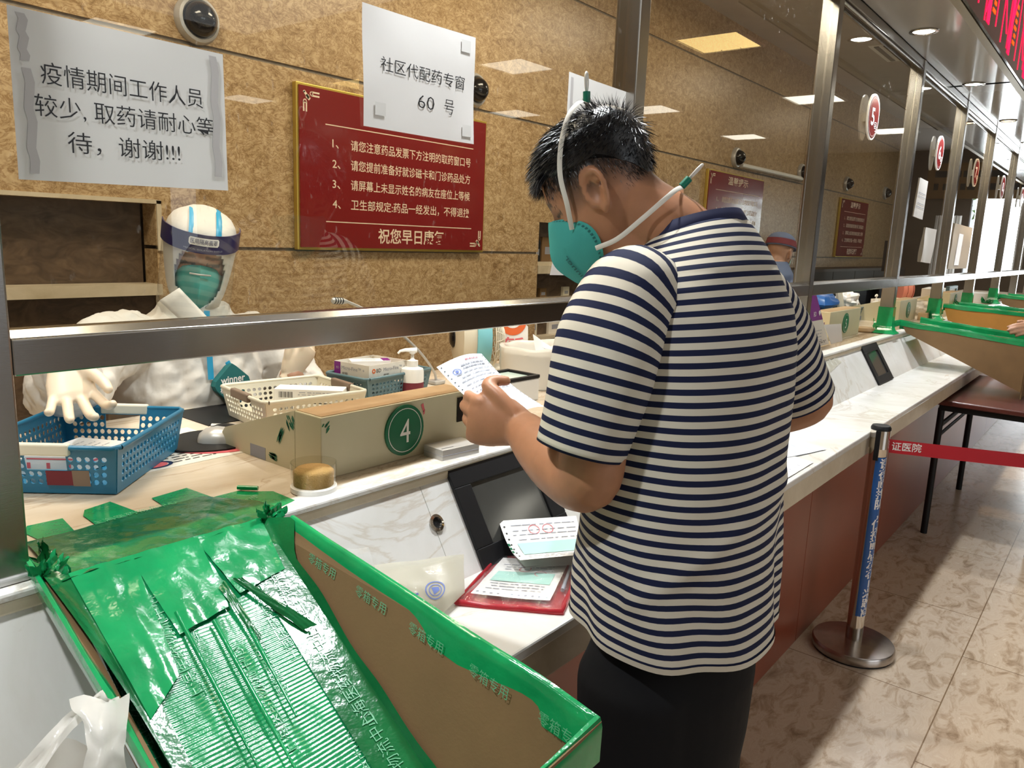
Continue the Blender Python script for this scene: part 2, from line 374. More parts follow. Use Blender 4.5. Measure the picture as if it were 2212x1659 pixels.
    def build(s, name, parent=None, smooth=None, bevel=None, solid=None, sub=0, remesh=None, relax=0, kind=None, weld=False):
        me = bpy.data.meshes.new(name); o = bpy.data.objects.new(name, me); COL.objects.link(o)
        off = V((0, 0, 0)); q = parent
        while q is not None: off += V(q.location); q = q.parent
        me.from_pydata([tuple(p-off) for p in s.v], [], s.f)
        if weld:
            bm = bmesh.new(); bm.from_mesh(me); bmesh.ops.remove_doubles(bm, verts=bm.verts, dist=1e-5); bm.to_mesh(me); bm.free(); s.m = [0]*len(me.polygons)
        for m in s.mats: me.materials.append(m)
        me.polygons.foreach_set('material_index', s.m)
        if s.uv:
            l = me.uv_layers.new(name='UVMap')
            for pi, p in enumerate(me.polygons):
                if pi in s.uv:
                    for li, c in zip(p.loop_indices, s.uv[pi]): l.data[li].uv = c
        me.update()
        if smooth is not None:
            me.polygons.foreach_set('use_smooth', [True]*len(me.polygons)); me.set_sharp_from_angle(angle=R(smooth))
        if remesh:
            md = o.modifiers.new('r', 'REMESH'); md.mode = 'VOXEL'; md.voxel_size = remesh; md.use_smooth_shade = True
            if relax:
                ms = o.modifiers.new('s', 'SMOOTH'); ms.factor = 0.5; ms.iterations = relax
            me2 = bpy.data.meshes.new_from_object(o.evaluated_get(bpy.context.evaluated_depsgraph_get()))
            o.modifiers.clear(); o.data = me2; me2.name = name
            for m in s.mats:
                if m.name not in [x.name for x in me2.materials if x]: me2.materials.append(m)
        if solid:
            md = o.modifiers.new('thick', 'SOLIDIFY'); md.thickness = solid; md.offset = 0
        if bevel:
            md = o.modifiers.new('edge', 'BEVEL'); md.width = bevel; md.segments = 2; md.limit_method = 'ANGLE'; md.angle_limit = R(40)
        if sub:
            md = o.modifiers.new('sub', 'SUBSURF'); md.levels = sub; md.render_levels = sub
        if parent is not None: o.parent = parent
        if kind: o['kind'] = kind
        return o
def tag(o, label, cat, group=None):
    o['label'] = label; o['category'] = cat
    if group: o['group'] = group
    return o
def thing(name, label, cat, loc, group=None):
    o = bpy.data.objects.new(name, None); COL.objects.link(o); o.location = loc; o.empty_display_size = 0.05
    return tag(o, label, cat, group)
def struct(name, mb, **kw):
    o = mb.build(name, **kw); o['kind'] = 'structure'; return o
def dup(root, loc, label=None):
    r = root.copy(); COL.objects.link(r); r.location = loc
    if label: r['label'] = label
    for ch in list(root.children):
        c = ch.copy(); COL.objects.link(c); c.parent = r
        for g in list(ch.children):
            d = g.copy(); COL.objects.link(d); d.parent = c
    return r
def rotz(c, a): return Matrix.Translation(c) @ Matrix.Rotation(a, 4, 'Z')
def lerp(a, b, t): return a + (b-a)*t
def smoothpath(pts, n=6):
    """Catmull-Rom through the points"""
    p = [V(q) for q in pts]; p = [p[0]*2-p[1]] + p + [p[-1]*2-p[-2]]; out = []
    for i in range(1, len(p)-2):
        for k in range(n):
            t = k/n; a, b, c, d = p[i-1], p[i], p[i+1], p[i+2]
            out.append(0.5*((2*b) + (c-a)*t + (2*a-5*b+4*c-d)*t*t + (3*b-a-3*c+d)*t**3))
    return out + [p[-2]]
def ell(c, a, b, n=32, tilt=0, yaw=0, e=2.0):
    """horizontal superellipse ring, half-widths a (x) and b (y); tilt turns it about x, yaw about z"""
    T = Matrix.Rotation(yaw, 3, 'Z') @ Matrix.Rotation(tilt, 3, 'X'); c = V(c); out = []
    for k in range(n):
        t = 2*PI*k/n; cs, sn = math.cos(t), math.sin(t)
        out.append(c + T @ V((a*math.copysign(abs(cs)**(2/e), cs), b*math.copysign(abs(sn)**(2/e), sn), 0)))
    return out
def spot(loc, energy, color, size=80):
    l = bpy.data.lights.new('downlight_beam', 'SPOT'); l.energy = energy; l.color = color; l.spot_size = R(size); l.spot_blend = 0.6; l.shadow_soft_size = 0.035
    o = bpy.data.objects.new('downlight_beam', l); COL.objects.link(o); o.location = loc; return o

# ------------------------------------------------------------ the setting
GY = 1.066           # outer face of the glass
POSTS = [0.335, 1.79, 3.26, 4.71, 6.03, 7.32, 8.78, 10.2, 11.6]
X0, X1 = -3.0, 13.0
C0, C1 = -2.98, 11.9     # run of the counter
b = MB(); b.box(-4, 16, -9, 3.4, -0.1, 0, 'tile'); struct('floor', b)
b = MB()             # stone back wall in large panels, open at the niche and the shelves
def panels(b, x0, x1, z0, z1, y0, y1, m, xs=(), zs=(), gap=0.014):
    xx = [x0]+[x for x in xs if x0 < x < x1]+[x1]; zz = [z0]+[z for z in zs if z0 < z < z1]+[z1]
    for i in range(len(xx)-1):
        for j in range(len(zz)-1):
            b.box(xx[i]+(gap/2 if i else 0), xx[i+1]-(gap/2 if i < len(xx)-2 else 0), y0, y1, zz[j]+(gap/2 if j else 0), zz[j+1]-(gap/2 if j < len(zz)-2 else 0), m)
ZS = (1.412, 2.17, 2.93)
for z_, spans in ((1.412, ((1.46, 3.83), (5.31, X1-.01))), (2.17, ((X0+.01, X1-.01),)), (2.93, ((X0+.01, X1-.01),))):
    for s0, s1 in spans: b.box(s0, s1, 2.908, 2.93, z_-0.012, z_+0.012, 'joint')
panels(b, X0, -0.6, 0, 3.32, 2.9, 3.0, 'wall', (), ZS)
panels(b, -0.6, 1.45, 1.573, 3.32, 2.9, 3.0, 'wall', (), ZS)
b.box(-0.6, 1.45, 2.9, 3.0, 0, 0.75, 'wall')
panels(b, 1.45, 3.84, 0, 3.32, 2.9, 3.0, 'wall', (), ZS)
panels(b, 3.84, 5.3, 1.6, 3.32, 2.9, 3.0, 'wall', (), ZS)
b.box(3.84, 5.3, 2.9, 3.0, 0, 0.6, 'wall')
panels(b, 5.3, X1, 0, 3.32, 2.9, 3.0, 'wall', (8.4,), ZS)
b.box(X0, X1, 3.0, 3.02, 0, 3.32, 'wall_dark')
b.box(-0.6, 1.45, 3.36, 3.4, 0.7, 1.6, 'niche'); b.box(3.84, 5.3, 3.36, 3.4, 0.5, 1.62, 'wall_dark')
struct('wall_back', b)
b = MB(); b.box(X0-0.02, X0, -9, 3.0, 0, 3.32, 'hallwall'); struct('wall_left', b)
b = MB(); b.box(X0, X1, 1.12, 3.0, 3.32, 3.36, 'ceiling'); struct('ceiling', b)
b = MB()
for (y0, y1) in ((-9.0, 0.70),): b.box(X0, X1, y0, y1, 3.0, 3.05, 'hallceil')
struct('ceiling_hall', b)
b = MB()             # wall across the hall with a long band of windows
b.box(X0, X1, -9.1, -9.0, 0, 0.6, 'darkwall'); b.box(X0, X1, -9.1, -9.0, 2.6, 3.05, 'hallwall')
for x, x1 in ((-3, -2.6), (0.0, 0.3), (2.6, 5.8), (6.25, 13)): b.box(x, x1, -9.1, -9.0, 0.6, 2.6, 'hallwall')
struct('wall_front', b)
b = MB()             # wall at the far end with the entrance opening
b.box(X1, X1+0.1, 0.82, 3.0, 0, 3.32, 'darkwall'); b.box(X1, X1+0.1, -9, 0.10, 0, 3.05, 'darkwall'); b.box(X1, X1+0.1, 0.10, 0.82, 2.35, 3.3, 'hallwall')
struct('wall_right', b)
# niche behind the masked worker: sill, splayed reveal, dark stone under the sill
b = MB()
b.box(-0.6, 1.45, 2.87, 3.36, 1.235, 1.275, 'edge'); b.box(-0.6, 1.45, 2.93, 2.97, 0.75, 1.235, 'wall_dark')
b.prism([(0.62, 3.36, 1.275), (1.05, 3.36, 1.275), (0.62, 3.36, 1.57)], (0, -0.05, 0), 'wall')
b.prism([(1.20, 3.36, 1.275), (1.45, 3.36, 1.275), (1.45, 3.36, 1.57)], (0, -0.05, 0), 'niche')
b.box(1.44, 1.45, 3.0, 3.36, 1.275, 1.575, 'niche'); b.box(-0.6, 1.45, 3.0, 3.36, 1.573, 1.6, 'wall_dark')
struct('trim_niche', b)
b = MB(); b.box(1.452, 1.47, 2.893, 2.9, 1.40, 1.585, 'edge'); b.box(-0.6, 1.47, 2.893, 2.9, 1.573, 1.588, 'edge')
struct('trim_niche_edge', b)

# soffit over the counter with its trim
b = MB()
for x0 in (-3.0, 0.0, 2.75, 5.45, 8.2, 10.9): b.box(x0+0.003, min(X1, x0+2.75)-0.003, 0.735, 1.035, 2.50, 2.53, 'soffit')
b.box(X0, X1, 0.702, 1.16, 2.53, 3.05, 'hallceil'); b.box(X0, X1, 1.10, 1.13, 2.5, 3.33, 'ceiling')
struct('ceiling_soffit', b)
b = MB(); b.box(X0, X1, 0.703, 0.737, 2.482, 2.53, 'trimgold'); struct('trim_soffit', b)

# counter: a continuous run
b = MB()
b.box(C0, C1, 1.066, 1.80, 1.015, 1.05, 'worktop')
b.box(C0, C1, 1.76, 1.80, 0.0, 1.015, 'kick'); 
o = tag(b.build('worktop', bevel=0.003), 'long beige marble worktop on the staff side under the glass', 'worktop')
t = thing('service_counter', 'long white marble service counter with sloped front, writing shelf and red panels', 'counter', (4.0, 0.85, 0))
b = MB(); b.box(C0, C1, 1.010, 1.066, 1.040, 1.052, 'counter'); b.box(C0, C1, 1.013, 1.05, 1.022, 1.040, 'edge')
b.build('counter_lip', t, bevel=0.004)
b = MB()
def slant(x, s, h=0.0):
    """point on the sloped marble front: s=0 at the lip, 1 at the shelf"""
    return V((x, lerp(1.020, 0.915, s), lerp(1.030, 0.857, s))) + V((0, -0.855, 0.519))*h
PX = [-2.98, -1.45, -0.2, 1.0, 2.25, 3.35, 4.5, 5.7, 6.9, 8.1, 9.3, 10.5, 11.9]
for i in range(len(PX)-1):
    a, c = PX[i]+0.0008, PX[i+1]-0.0008
    b.prism([slant(a, -0.05), slant(c, -0.05), slant(c, 1.0), slant(a, 1.0)], (0, 0.02, -0.012), 'counter')
b.build('sloped_panel', t)
b = MB(); b.box(C0, C1, 0.675, 0.98, 0.835, 0.857, 'counter'); b.box(C0, C1, 0.683, 0.98, 0.765, 0.835, 'edge'); b.build('writing_shelf', t, bevel=0.004)
b = MB(); b.box(C0, C1, 0.80, 0.86, 0.70, 0.765, 'kick'); b.build('dark_strip', t)  # dark brown strip between the shelf and the red panels
b = MB()
for i in range(13): b.box(C0+i*1.17, min(C1, C0+(i+1)*1.17)-0.004, 0.83, 0.87, 0.0, 0.70, 'redpanel')
b.build('front_panel', t, bevel=0.002)

# glazed screen: posts, rails and panes
t = thing('glazed_screen', 'brushed steel screen of posts, rails and glass panes above the counter', 'screen', (4.0, 1.07, 1.05))
for i, x in enumerate(POSTS):
    b = MB(); wd = 0.085 if i == 0 else 0.05
    b.box(x-wd, x, 1.035, 1.105, 1.052, 2.50, 'steel')
    if i == 0: b.box(x-wd-0.004, x+0.004, 1.030, 1.11, 1.0522, 1.062, 'silver')
    b.build('post', t, bevel=0.003)
for i in range(len(POSTS)-1):
    a = POSTS[i]; c = POSTS[i+1]-0.05
    b = MB(); b.box(a, c, 1.035, 1.10, 1.312, 1.357, 'steel'); b.prism([(a, 1.039, 1.357), (a, 1.096, 1.357), (a, 1.080, 1.366), (a, 1.055, 1.366)], (c-a, 0, 0), 'steel')
    b.build('rail', t, bevel=0.002)
    b = MB(); b.box(a, c, 1.038, 1.10, 2.462, 2.50, 'steel'); b.tube([(a, 1.05, 2.457), (c, 1.05, 2.457)], 0.014, 'steel', 10)
    b.build('head_rail', t, smooth=40)
    b = MB(); b.box(a, c-0.012, GY, GY+0.008, 1.366, 2.462, 'glass'); b.build('glass_pane', t)
POSTS0 = POSTS
b = MB(); b.box(C0, 0.25, 1.035, 1.10, 1.312, 1.366, 'steel'); b.build('rail', t)
b = MB(); b.box(C0, 0.25, 1.038, 1.10, 2.45, 2.5, 'steel'); b.build('head_rail', t)
b = MB(); b.box(C0, 0.25, GY, GY+0.008, 1.366, 2.45, 'glass'); b.build('glass_pane', t)

# ------------------------------------------------------------ lamps
def downlight(x, y, warm=False):
    nm = 'warm' if warm else 'white'
    t = thing('recessed_downlight', '', 'downlight', (x, y, 2.5), 'downlights in the soffit')
    b = MB(); b.lathe([(0.058, 0.0), (0.062, -0.004), (0.050, -0.006), (0.046, -0.001)], (x, y, 2.5), 'chrome', 28, caps=False); b.build('bezel', t, smooth=40)
    b = MB(); b.lathe([(0.001, -0.0015), (0.046, -0.0015)], (x, y, 2.5), 'lampwarm' if warm else 'lampwhite', 28, caps=False); b.build('lamp', t)
    return t
DL = [(-1.4, 0), (-0.05, 0), (1.30, 0), (2.70, 0), (4.085, 0), (5.444, 0), (6.98, 1), (8.35, 0), (9.75, 0), (11.1, 0)]
DLAB = {4: 'white recessed downlight in the soffit beside the big red display, second pane bay', 5: 'white recessed downlight in the soffit above the red number six disc',
        6: 'warm orange recessed downlight in the soffit, the only amber one', 7: 'white recessed downlight just past the amber one in the soffit', 2: 'white recessed downlight in the soffit above the striped shirt man',
        3: 'white recessed downlight between the man and the red display in the soffit', 0: 'white recessed downlight at the near end of the soffit', 1: 'white recessed downlight above the green chute in the soffit',
        8: 'white recessed downlight second past the amber one', 9: 'white recessed downlight nearest the entrance end of the soffit'}
for i, (x, wm) in enumerate(DL):
    d = downlight(x, 0.93, wm); d['label'] = DLAB[i]
    spot((x, 0.93, 2.485), 88, (1, 0.72, 0.42) if wm else (0.93, 0.97, 1.0), 118)
def ceil_panel(x, y, warm, label):
    t = thing('ceiling_light', label, 'ceiling light', (x, y, 3.0), 'square ceiling lights of the hall')
    b = MB()
    for (p, q, r_, s_) in ((-0.26, 0.26, -0.26, -0.24), (-0.26, 0.26, 0.24, 0.26), (-0.26, -0.24, -0.24, 0.24), (0.24, 0.26, -0.24, 0.24)): b.box(x+p, x+q, y+r_, y+s_, 2.985, 3.0, 'white')
    b.build('frame', t)
    b = MB()
    for k in range(3): b.box(x-0.235, x+0.235, y-0.225+k*0.155, y-0.085+k*0.155, 2.99, 2.998, 'panelwarm' if warm else 'panelwhite')
    b.build('diffuser', t)
HL = [(5.7, -0.57, 1), (5.6, -2.43, 0), (5.5, -4.4, 1), (5.43, -6.4, 0), (8.22, -0.68, 0), (7.65, -4.1, 0), (8.1, -2.45, 0), (10.75, -0.52, 0), (10.6, -2.4, 0), (10.4, -4.3, 1), (3.0, -2.4, 0), (3.0, -4.4, 0), (0.3, -2.4, 0), (0.3, -4.4, 0), (8.0, -6.4, 0)]
for i, (x, y, wm) in enumerate(HL):
    ceil_panel(x, y, wm, '%s square hall ceiling light, %s row from the soffit, %s' % ('amber' if wm else 'white', ['first', 'second', 'third', 'fourth'][0 if y > -1 else 1 if y > -3 else 2 if y > -5 else 3], 'by the near end' if x < 1 else 'beside the counter start' if x < 4 else 'mid hall' if x < 6.5 else 'past mid hall' if x < 9 else 'towards the entrance'))
# red display board above the soffit edge
t = thing('led_display', 'black display board with red glowing characters above the soffit edge', 'display board', (4.6, 0.63, 2.5))
b = MB(); b.box(3.2, 7.2, 0.688, 0.699, 2.485, 2.98, 'blackgloss'); b.build('housing', t)
b = MB(); fr = frame((3.2, 0.687, 2.485), (1, 0, 0), (0, 0, 1))
rd = random.Random(3)
x = 0.50
while x < 3.9:
    for k in range(3):
        xx = x + k*0.17 + rd.uniform(-.02, .02); b.rect(fr, xx, xx+0.018, 0.02 + 0.05*rd.random(), 0.46, 'led')
    b.rect(fr, x+0.40, x+0.48, 0.03, 0.40, 'led')
    b.poly([fr(x+0.05, 0.40), fr(x+0.07, 0.40), fr(x+0.33, 0.10), fr(x+0.30, 0.10)], 'led')
    b.poly([fr(x+0.36, 0.06), fr(x+0.38, 0.06), fr(x+0.60, 0.36), fr(x+0.57, 0.36)], 'led')
    for j in range(6): b.rect(fr, x+0.52+0.02*(j % 2), x+0.60, 0.10+j*0.035, 0.118+j*0.035, 'ledorange')
    x += 0.66
b.build('glowing_characters', t)

# ------------------------------------------------------------ notices and signs
def notice(name, label, pts, body, m='paper', film=False, curl=0.004):
    """sheet on the glass; pts TL, TR, BR, BL in the glass plane (x, z)"""
    TL, TR, BR, BL = [V((p[0], GY-0.0015, p[1])) for p in pts]
    b = MB()
    def fn(u, v):
        p = lerp(lerp(BL, BR, u), lerp(TL, TR, u), v)
        p.y -= 0.001 + curl*(0.5+0.5*noise.noise(p*9))*(0.3 + abs(u-0.5)*1.4); return p
    b.grid(fn, 14, 10, m)
    o = BL; x = (BR-BL); y = (TL-BL)
    sk = lambda a, c, h=0: fn(a, c) + V((0, -0.0008-h, 0))
    body(b, sk, x.length, y.length)
    ob = b.build(name, smooth=60); tag(ob, label, 'notice'); return ob
def body1(b, f, W, H):
    def at(x, y, h=0): return f(x/W, y/H, h)
    b.text('疫情期间工作人员', 0.0285, at, 'ink', W*0.495, H*0.595, 'C', -0.004, width=W*0.76)
    b.text('较少, 取药请耐心等', 0.0285, at, 'ink', W*0.505, H*0.40, 'C', -0.004, width=W*0.845)
    b.text('待，谢谢!!!', 0.0285, at, 'ink', W*0.475, H*0.195, 'C', -0.004, width=W*0.53)
    for (u0, u1, v0, v1) in ((0.035, 0.072, 0.70, 0.97), (0.045, 0.083, 0.04, 0.66), (0.925, 0.965, 0.10, 0.97)):
        b.add([at(W*(u0+(u1-u0)*i), H*(v0+(v1-v0)*j/8), 0.0002) + V((0.002*math.sin(j*2.1), 0, 0)) for j in range(9) for i in (0, 1)], [(2*j, 2*j+1, 2*j+3, 2*j+2) for j in range(8)], 'tapeclear')
notice('paper_notice', 'laminated white notice with three lines of black writing, at the left above the masked worker', [(0.367, 1.742), (0.640, 1.741), (0.642, 1.552), (0.366, 1.546)], body1, 'laminate', curl=0.003)
def body2(b, f, W, H):
    def at(x, y, h=0): return f(x/W, y/H, h)
    b.text('社区代配药专窗', 0.026, at, 'ink', W*0.52, H*0.50, 'C', -0.004, width=W*0.76)
    b.text('60', 0.034, at, 'ink', W*0.54, H*0.245, 'C', -0.012, stretch=1.35); b.text('号', 0.030, at, 'ink', W*0.71, H*0.25, 'L', -0.010)
    for (x, y) in ((0.86, 0.84), (0.09, 0.11), (0.88, 0.06)): b.rect(lambda p, q, h=0: at(p, q, 0.0002), W*x, W*(x+0.09), H*y, H*(y+0.11), 'laminate')
notice('paper_notice', 'white sheet with one printed line and a handwritten 60, over the red board', [(0.894, 1.872), (1.173, 1.875), (1.175, 1.678), (0.898, 1.677)], body2, 'paper', curl=0.006)
def body3(b, f, W, H):
    def at(x, y, h=0): return f(x/W, y/H, h)
    b.rect(lambda p, q, h=0: at(p, q, 0.0002), W*0.03, W*0.07, H*0.05, H*0.95, 'tapeclear')
notice('paper_notice', 'blank white laminated sheet on the glass just above the head of the striped shirt man', [(1.492, 1.871), (1.748, 1.868), (1.752, 1.685), (1.492, 1.680)], body3, 'laminate', curl=0.003)
notice('paper_notice', 'tall white sheet on the glass behind the green mask of the striped shirt man', [(1.47, 1.475), (1.60, 1.470), (1.60, 1.415), (1.455, 1.418)], lambda *a: None, 'paper', curl=0.004)
notice('paper_notice', 'narrow white paper slip high on the glass beside the number six pane post', [(5.02, 1.93), (5.24, 1.925), (5.22, 1.70), (4.98, 1.71)], lambda b, f, W, H: b.lines(lambda x, y, h=0: f(x/W, y/H, h), 0.02, W-0.02, [0.06, 0.08, 0.12, 0.14], 'inkgrey', 0.004), 'paper')
notice('paper_notice', 'crumpled white paper slip low on the glass below the number six disc', [(5.34, 1.66), (5.66, 1.655), (5.60, 1.44), (5.30, 1.45)], lambda *a: None, 'paper', curl=0.012)
notice('paper_notice', 'large white sheet with a brown patch on the far glass panes', [(6.25, 1.72), (7.0, 1.71), (6.95, 1.40), (6.2, 1.40)], lambda b, f, W, H: b.rect(lambda x, y, h=0: f(x/W, y/H, h), W*.3, W*.55, H*.08, H*.8, 'creamtape'), 'paper', curl=0.01)

def sign(x0, x1, z0, z1, label):
    t = thing('wall_sign', label, 'sign', ((x0+x1)/2, 2.9, z0), 'red notice boards on the stone wall')
    b = MB(); b.box(x0, x1, 2.872, 2.899, z0, z1, 'gold'); b.build('gold_frame', t, bevel=0.003)
    W, H = x1-x0, z1-z0; b = MB(); b.box(x0+0.012, x1-0.012, 2.866, 2.874, z0+0.012, z1-0.012, 'signred')
    f = frame((x0, 2.866, z0), (1, 0, 0), (0, 0, 1)); T = 'signtext'
    b.text('温馨提示', 0.105*H, f, T, W*0.5, H*0.865, 'C', 0.012, width=W*0.36)
    b.rect(f, W*0.12, W*0.91, H*0.775, H*0.781, T); b.rect(f, W*0.12, W*0.91, H*0.178, H*0.184, T)
    L = ['请您注意药品发票下方注明的取药窗口号', '请您提前准备好就诊磁卡和门诊药品处方', '请屏幕上未显示姓名的病友在座位上等候', '卫生部规定:药品一经发出，不得退换']
    for i, s in enumerate(L):
        y = H*(0.645-0.125*i); b.text('%d、' % (i+1), 0.07*H, f, T, W*0.15, y, 'L', 0.006, stretch=1.1)
        b.text(s, 0.072*H, f, T, W*0.235, y, 'L', 0.006, width=W*0.66)
    b.text('祝您早日康复', 0.108*H, f, T, W*0.37, H*0.06, 'L', 0.014, width=W*0.37)
    for (cx, cy, sx, sy) in ((0.02, 0.965, 1, -1), (0.98, 0.035, -1, 1)):   # corner scrolls
        def g(a, c, h=0.0006): return f(W*cx + sx*a, H*cy + sy*c, h)
        for (p, q, r_) in ((0.030, 0.030, 0.010), (0.050, 0.016, 0.009), (0.016, 0.050, 0.009)): b.disc(g, r_, T, p, q, 16, r_*0.55)
        b.disc(g, 0.005, T, 0.03, 0.03, 12); b.disc(g, 0.005, T, 0.012, 0.012, 12)
        for w_ in (0.006, 0.020):
            b.rect(g, 0.05, 0.092, w_, w_+0.007, T); b.rect(g, w_, w_+0.007, 0.05, 0.092, T)
        b.poly([g(0.008, 0.014), g(0.016, 0.006), g(0.046, 0.036), g(0.036, 0.046)], T)
    b.build('sign_face', t); return t
sign(2.062, 3.29, 1.412, 2.112, 'large red notice board with gold edge on the stone wall, partly behind the handwritten sheet')
sign(6.08, 7.28, 1.42, 2.12, 'red notice board seen through the glass beside the neck of the striped shirt man')
sign(9.72, 10.88, 1.42, 2.12, 'farthest red notice board, seen dimly through the glass under the number five disc')
def dome(x, z, label):
    t = thing('dome_camera', label, 'security camera', (x, 2.9, z), 'dome cameras on the stone wall')
    T = Matrix.Rotation(R(90), 3, 'X')
    b = MB(); b.lathe([(0.086, 0.0), (0.088, 0.015), (0.080, 0.032), (0.070, 0.036), (0.064, 0.030)], (x, 2.9, z), 'silver', 28, T, caps=False); b.build('base', t, smooth=40)
    b = MB(); b.lathe([(0.064, 0.03)]+[(0.064*math.cos(R(a)), 0.03+0.064*math.sin(R(a))) for a in (15, 30, 45, 60, 75, 88)], (x, 2.9, z), 'blackgloss', 28, T); b.build('dome', t, smooth=60)
dome(1.638, 2.256, 'dome camera at the top left, right of the laminated notice'); dome(3.20, 2.262, 'dome camera half hidden behind the handwritten sheet')
dome(6.64, 2.262, 'dome camera at the left end of the white conduit'); dome(8.30, 2.282, 'dome camera at the right end of the white conduit')
dome(9.90, 2.287, 'dome camera above the farthest red notice board'); dome(11.7, 2.30, 'dome camera farthest along the wall')
b = MB(); b.tube([(6.72, 2.875, 2.205), (8.28, 2.875, 2.215)], 0.022, 'white', 10); tag(b.build('conduit', smooth=40), 'white cable conduit along the stone wall between two dome cameras', 'conduit')
b = MB(); b.box(7.7, 8.4, 1.6, 2.2, 3.312, 3.32, 'white')
for k in range(7): b.box(7.74, 8.36, 1.64+k*0.08, 1.68+k*0.08, 3.306, 3.312, 'darkwall')
tag(b.build('ceiling_vent'), 'square grille vent in the staff room ceiling', 'vent')
def disc_sign(x, z, txt, label):
    t = thing('window_number', label, 'window number', (x, 1.05, z), 'red number discs standing out from the glass')
    T = Matrix.Rotation(R(-3), 3, 'Z')
    dx, dn = T @ V((1, 0, 0)), T @ V((0, -1, 0))
    f = frame(V((x, 1.046, z)), dx, (0, 0, 1))
    def oval(s, h): return [f(0.074*s*math.cos(a), 0.100*s*math.sin(a) + 0.014*s*math.cos(a)**2*(math.sin(a) > 0), h) for a in [2*PI*i/36 for i in range(36)]]
    b = MB(); o0, o1 = oval(1, -0.004), oval(1, 0.004); b.loft([o0, o1], 'white'); b.build('board', t)
    b = MB(); b.poly(oval(0.90, 0.0048), 'signred'); i0, i1 = oval(0.84, 0.0054), oval(0.82, 0.0054)
    b.add(i0+i1, [(i, (i+1) % 36, 36+(i+1) % 36, 36+i) for i in range(36)], 'white')
    fb = lambda a, c, h=0: f(a, c, 0.0056)
    b.text(txt, 0.105, fb, 'white', -0.012, -0.035, 'C', 0.02); b.text('号', 0.046, fb, 'white', 0.032, -0.056, 'C', 0.01)
    b.build('face', t)
    b = MB(); b.box(x-0.02, x+0.02, 1.05, GY, z-0.02, z+0.02, 'white'); b.build('bracket', t)
disc_sign(3.86, 2.10, '5', 'red oval disc with a white 5, on the glass nearest the red display')
disc_sign(5.36, 2.10, '6', 'red oval disc with a white 6, one pane past the five')
disc_sign(6.68, 2.10, '7', 'red oval disc one pane past the six, in front of the brown banner reflection')
disc_sign(8.10, 2.10, '8', 'red oval disc two panes past the six, edge on'); disc_sign(9.5, 2.10, '9', 'red oval disc farthest along the glass, at the picture edge')

# ------------------------------------------------------------ things on the worktop near the worker
WZ = 1.05
def perf(b, A, B, C, D, nx, ny, m, hole=0.36, mx=1, my=1, cut=None):
    """panel A-B (bottom) D-C (top) with rows of round holes; cut=(i0,i1,j0,j1) leaves an opening"""
    A, B, C, D = V(A), V(B), V(C), V(D)
    def S(u, v): return lerp(lerp(A, B, u), lerp(D, C, u), v)
    tx, ty = nx+2*mx, ny+2*my
    n8 = [(-.5, -.5), (0, -.5), (.5, -.5), (.5, 0), (.5, .5), (0, .5), (-.5, .5), (-.5, 0)]
    for i in range(tx):
        for j in range(ty):
            if cut and cut[0] <= i < cut[1] and cut[2] <= j < cut[3]: continue
            c = ((i+.5), (j+.5))
            if i < mx or i >= tx-mx or j < my or j >= ty-my:
                b.add([S((c[0]+p)/tx, (c[1]+q)/ty) for p, q in ((-.5, -.5), (.5, -.5), (.5, .5), (-.5, .5))], [(0, 1, 2, 3)], m); continue
            o = [S((c[0]+p)/tx, (c[1]+q)/ty) for p, q in n8]
            h = [S((c[0]+hole*math.cos(R(225+45*k)))/tx, (c[1]+hole*math.sin(R(225+45*k)))/ty) for k in range(8)]
            b.add(o+h, [(k, (k+1) % 8, 8+(k+1) % 8, 8+k) for k in range(8)], m)
def basket(name, label, c, yaw, L, W, H, m, hm, nl, nw, ny, group, handles=(1, 1), taper=0.90):
    t = thing(name, label, 'basket', c, group); T = rotz(c, yaw)
    def q(x, y, z): return T @ V((x, y, z))
    l, w_, h = L/2, W/2, H; k = taper
    top = [(-l, -w_), (l, -w_), (l, w_), (-l, w_)]; bot = [(x*k, y*k) for x, y in top]
    b = MB()
    for i in range(4):
        p0, p1 = bot[i], bot[(i+1) % 4]; t0, t1 = top[i], top[(i+1) % 4]; nn = nl if i % 2 == 0 else nw
        cut = None
        if i % 2 == 1 and handles[0 if i == 1 else 1]: m0 = nn//2-2+1; cut = (m0, m0+5, ny-1, ny+1)
        perf(b, q(*p0, 0.003), q(*p1, 0.003), q(*t1, h), q(*t0, h), nn, ny, m, cut=cut)
    b.poly([q(x, y, 0.003) for x, y in bot], m)
    b.build('body', t, solid=0.0028)
    b = MB(); rim = [q(x*1.015, y*1.015, h) for x, y in top]
    loop = []
    for i in range(4):
        p, n_ = rim[i], rim[(i+1) % 4]; loop += [lerp(p, n_, 0.04), lerp(p, n_, 0.5), lerp(p, n_, 0.96)]
    b.tube(loop+[loop[0]], 0.0045, m, 8, caps=False); b.build('rim', t, smooth=50)
    for i, use in ((1, handles[0]), (3, handles[1])):
        if not use: continue
        a, c2 = rim[i], rim[(i+1) % 4]; b = MB()
        p0, p1 = lerp(a, c2, 0.30), lerp(a, c2, 0.68); ax = (p1-p0).normalized(); out = ax.cross(V((0, 0, 1)))
        b.prism([p0+out*0.007+V((0, 0, 0.007)), p0+out*0.007-V((0, 0, 0.013)), p0-out*0.007-V((0, 0, 0.013)), p0-out*0.007+V((0, 0, 0.007))], p1-p0, hm); b.build('handle', t, bevel=0.003)
    return t, T
bb, T = basket('perforated_basket', 'blue perforated plastic basket with ivory handles on the worktop under the gloved hand', V((0.578, 1.446, WZ)), R(42), 0.295, 0.235, 0.085, 'blue', 'offwhite', 18, 15, 4, None)
def local(T): return lambda x, y, z: T @ V((x, y, z))
q = local(T)
b = MB()          # printed sticker wrapped on the front side, pattern only
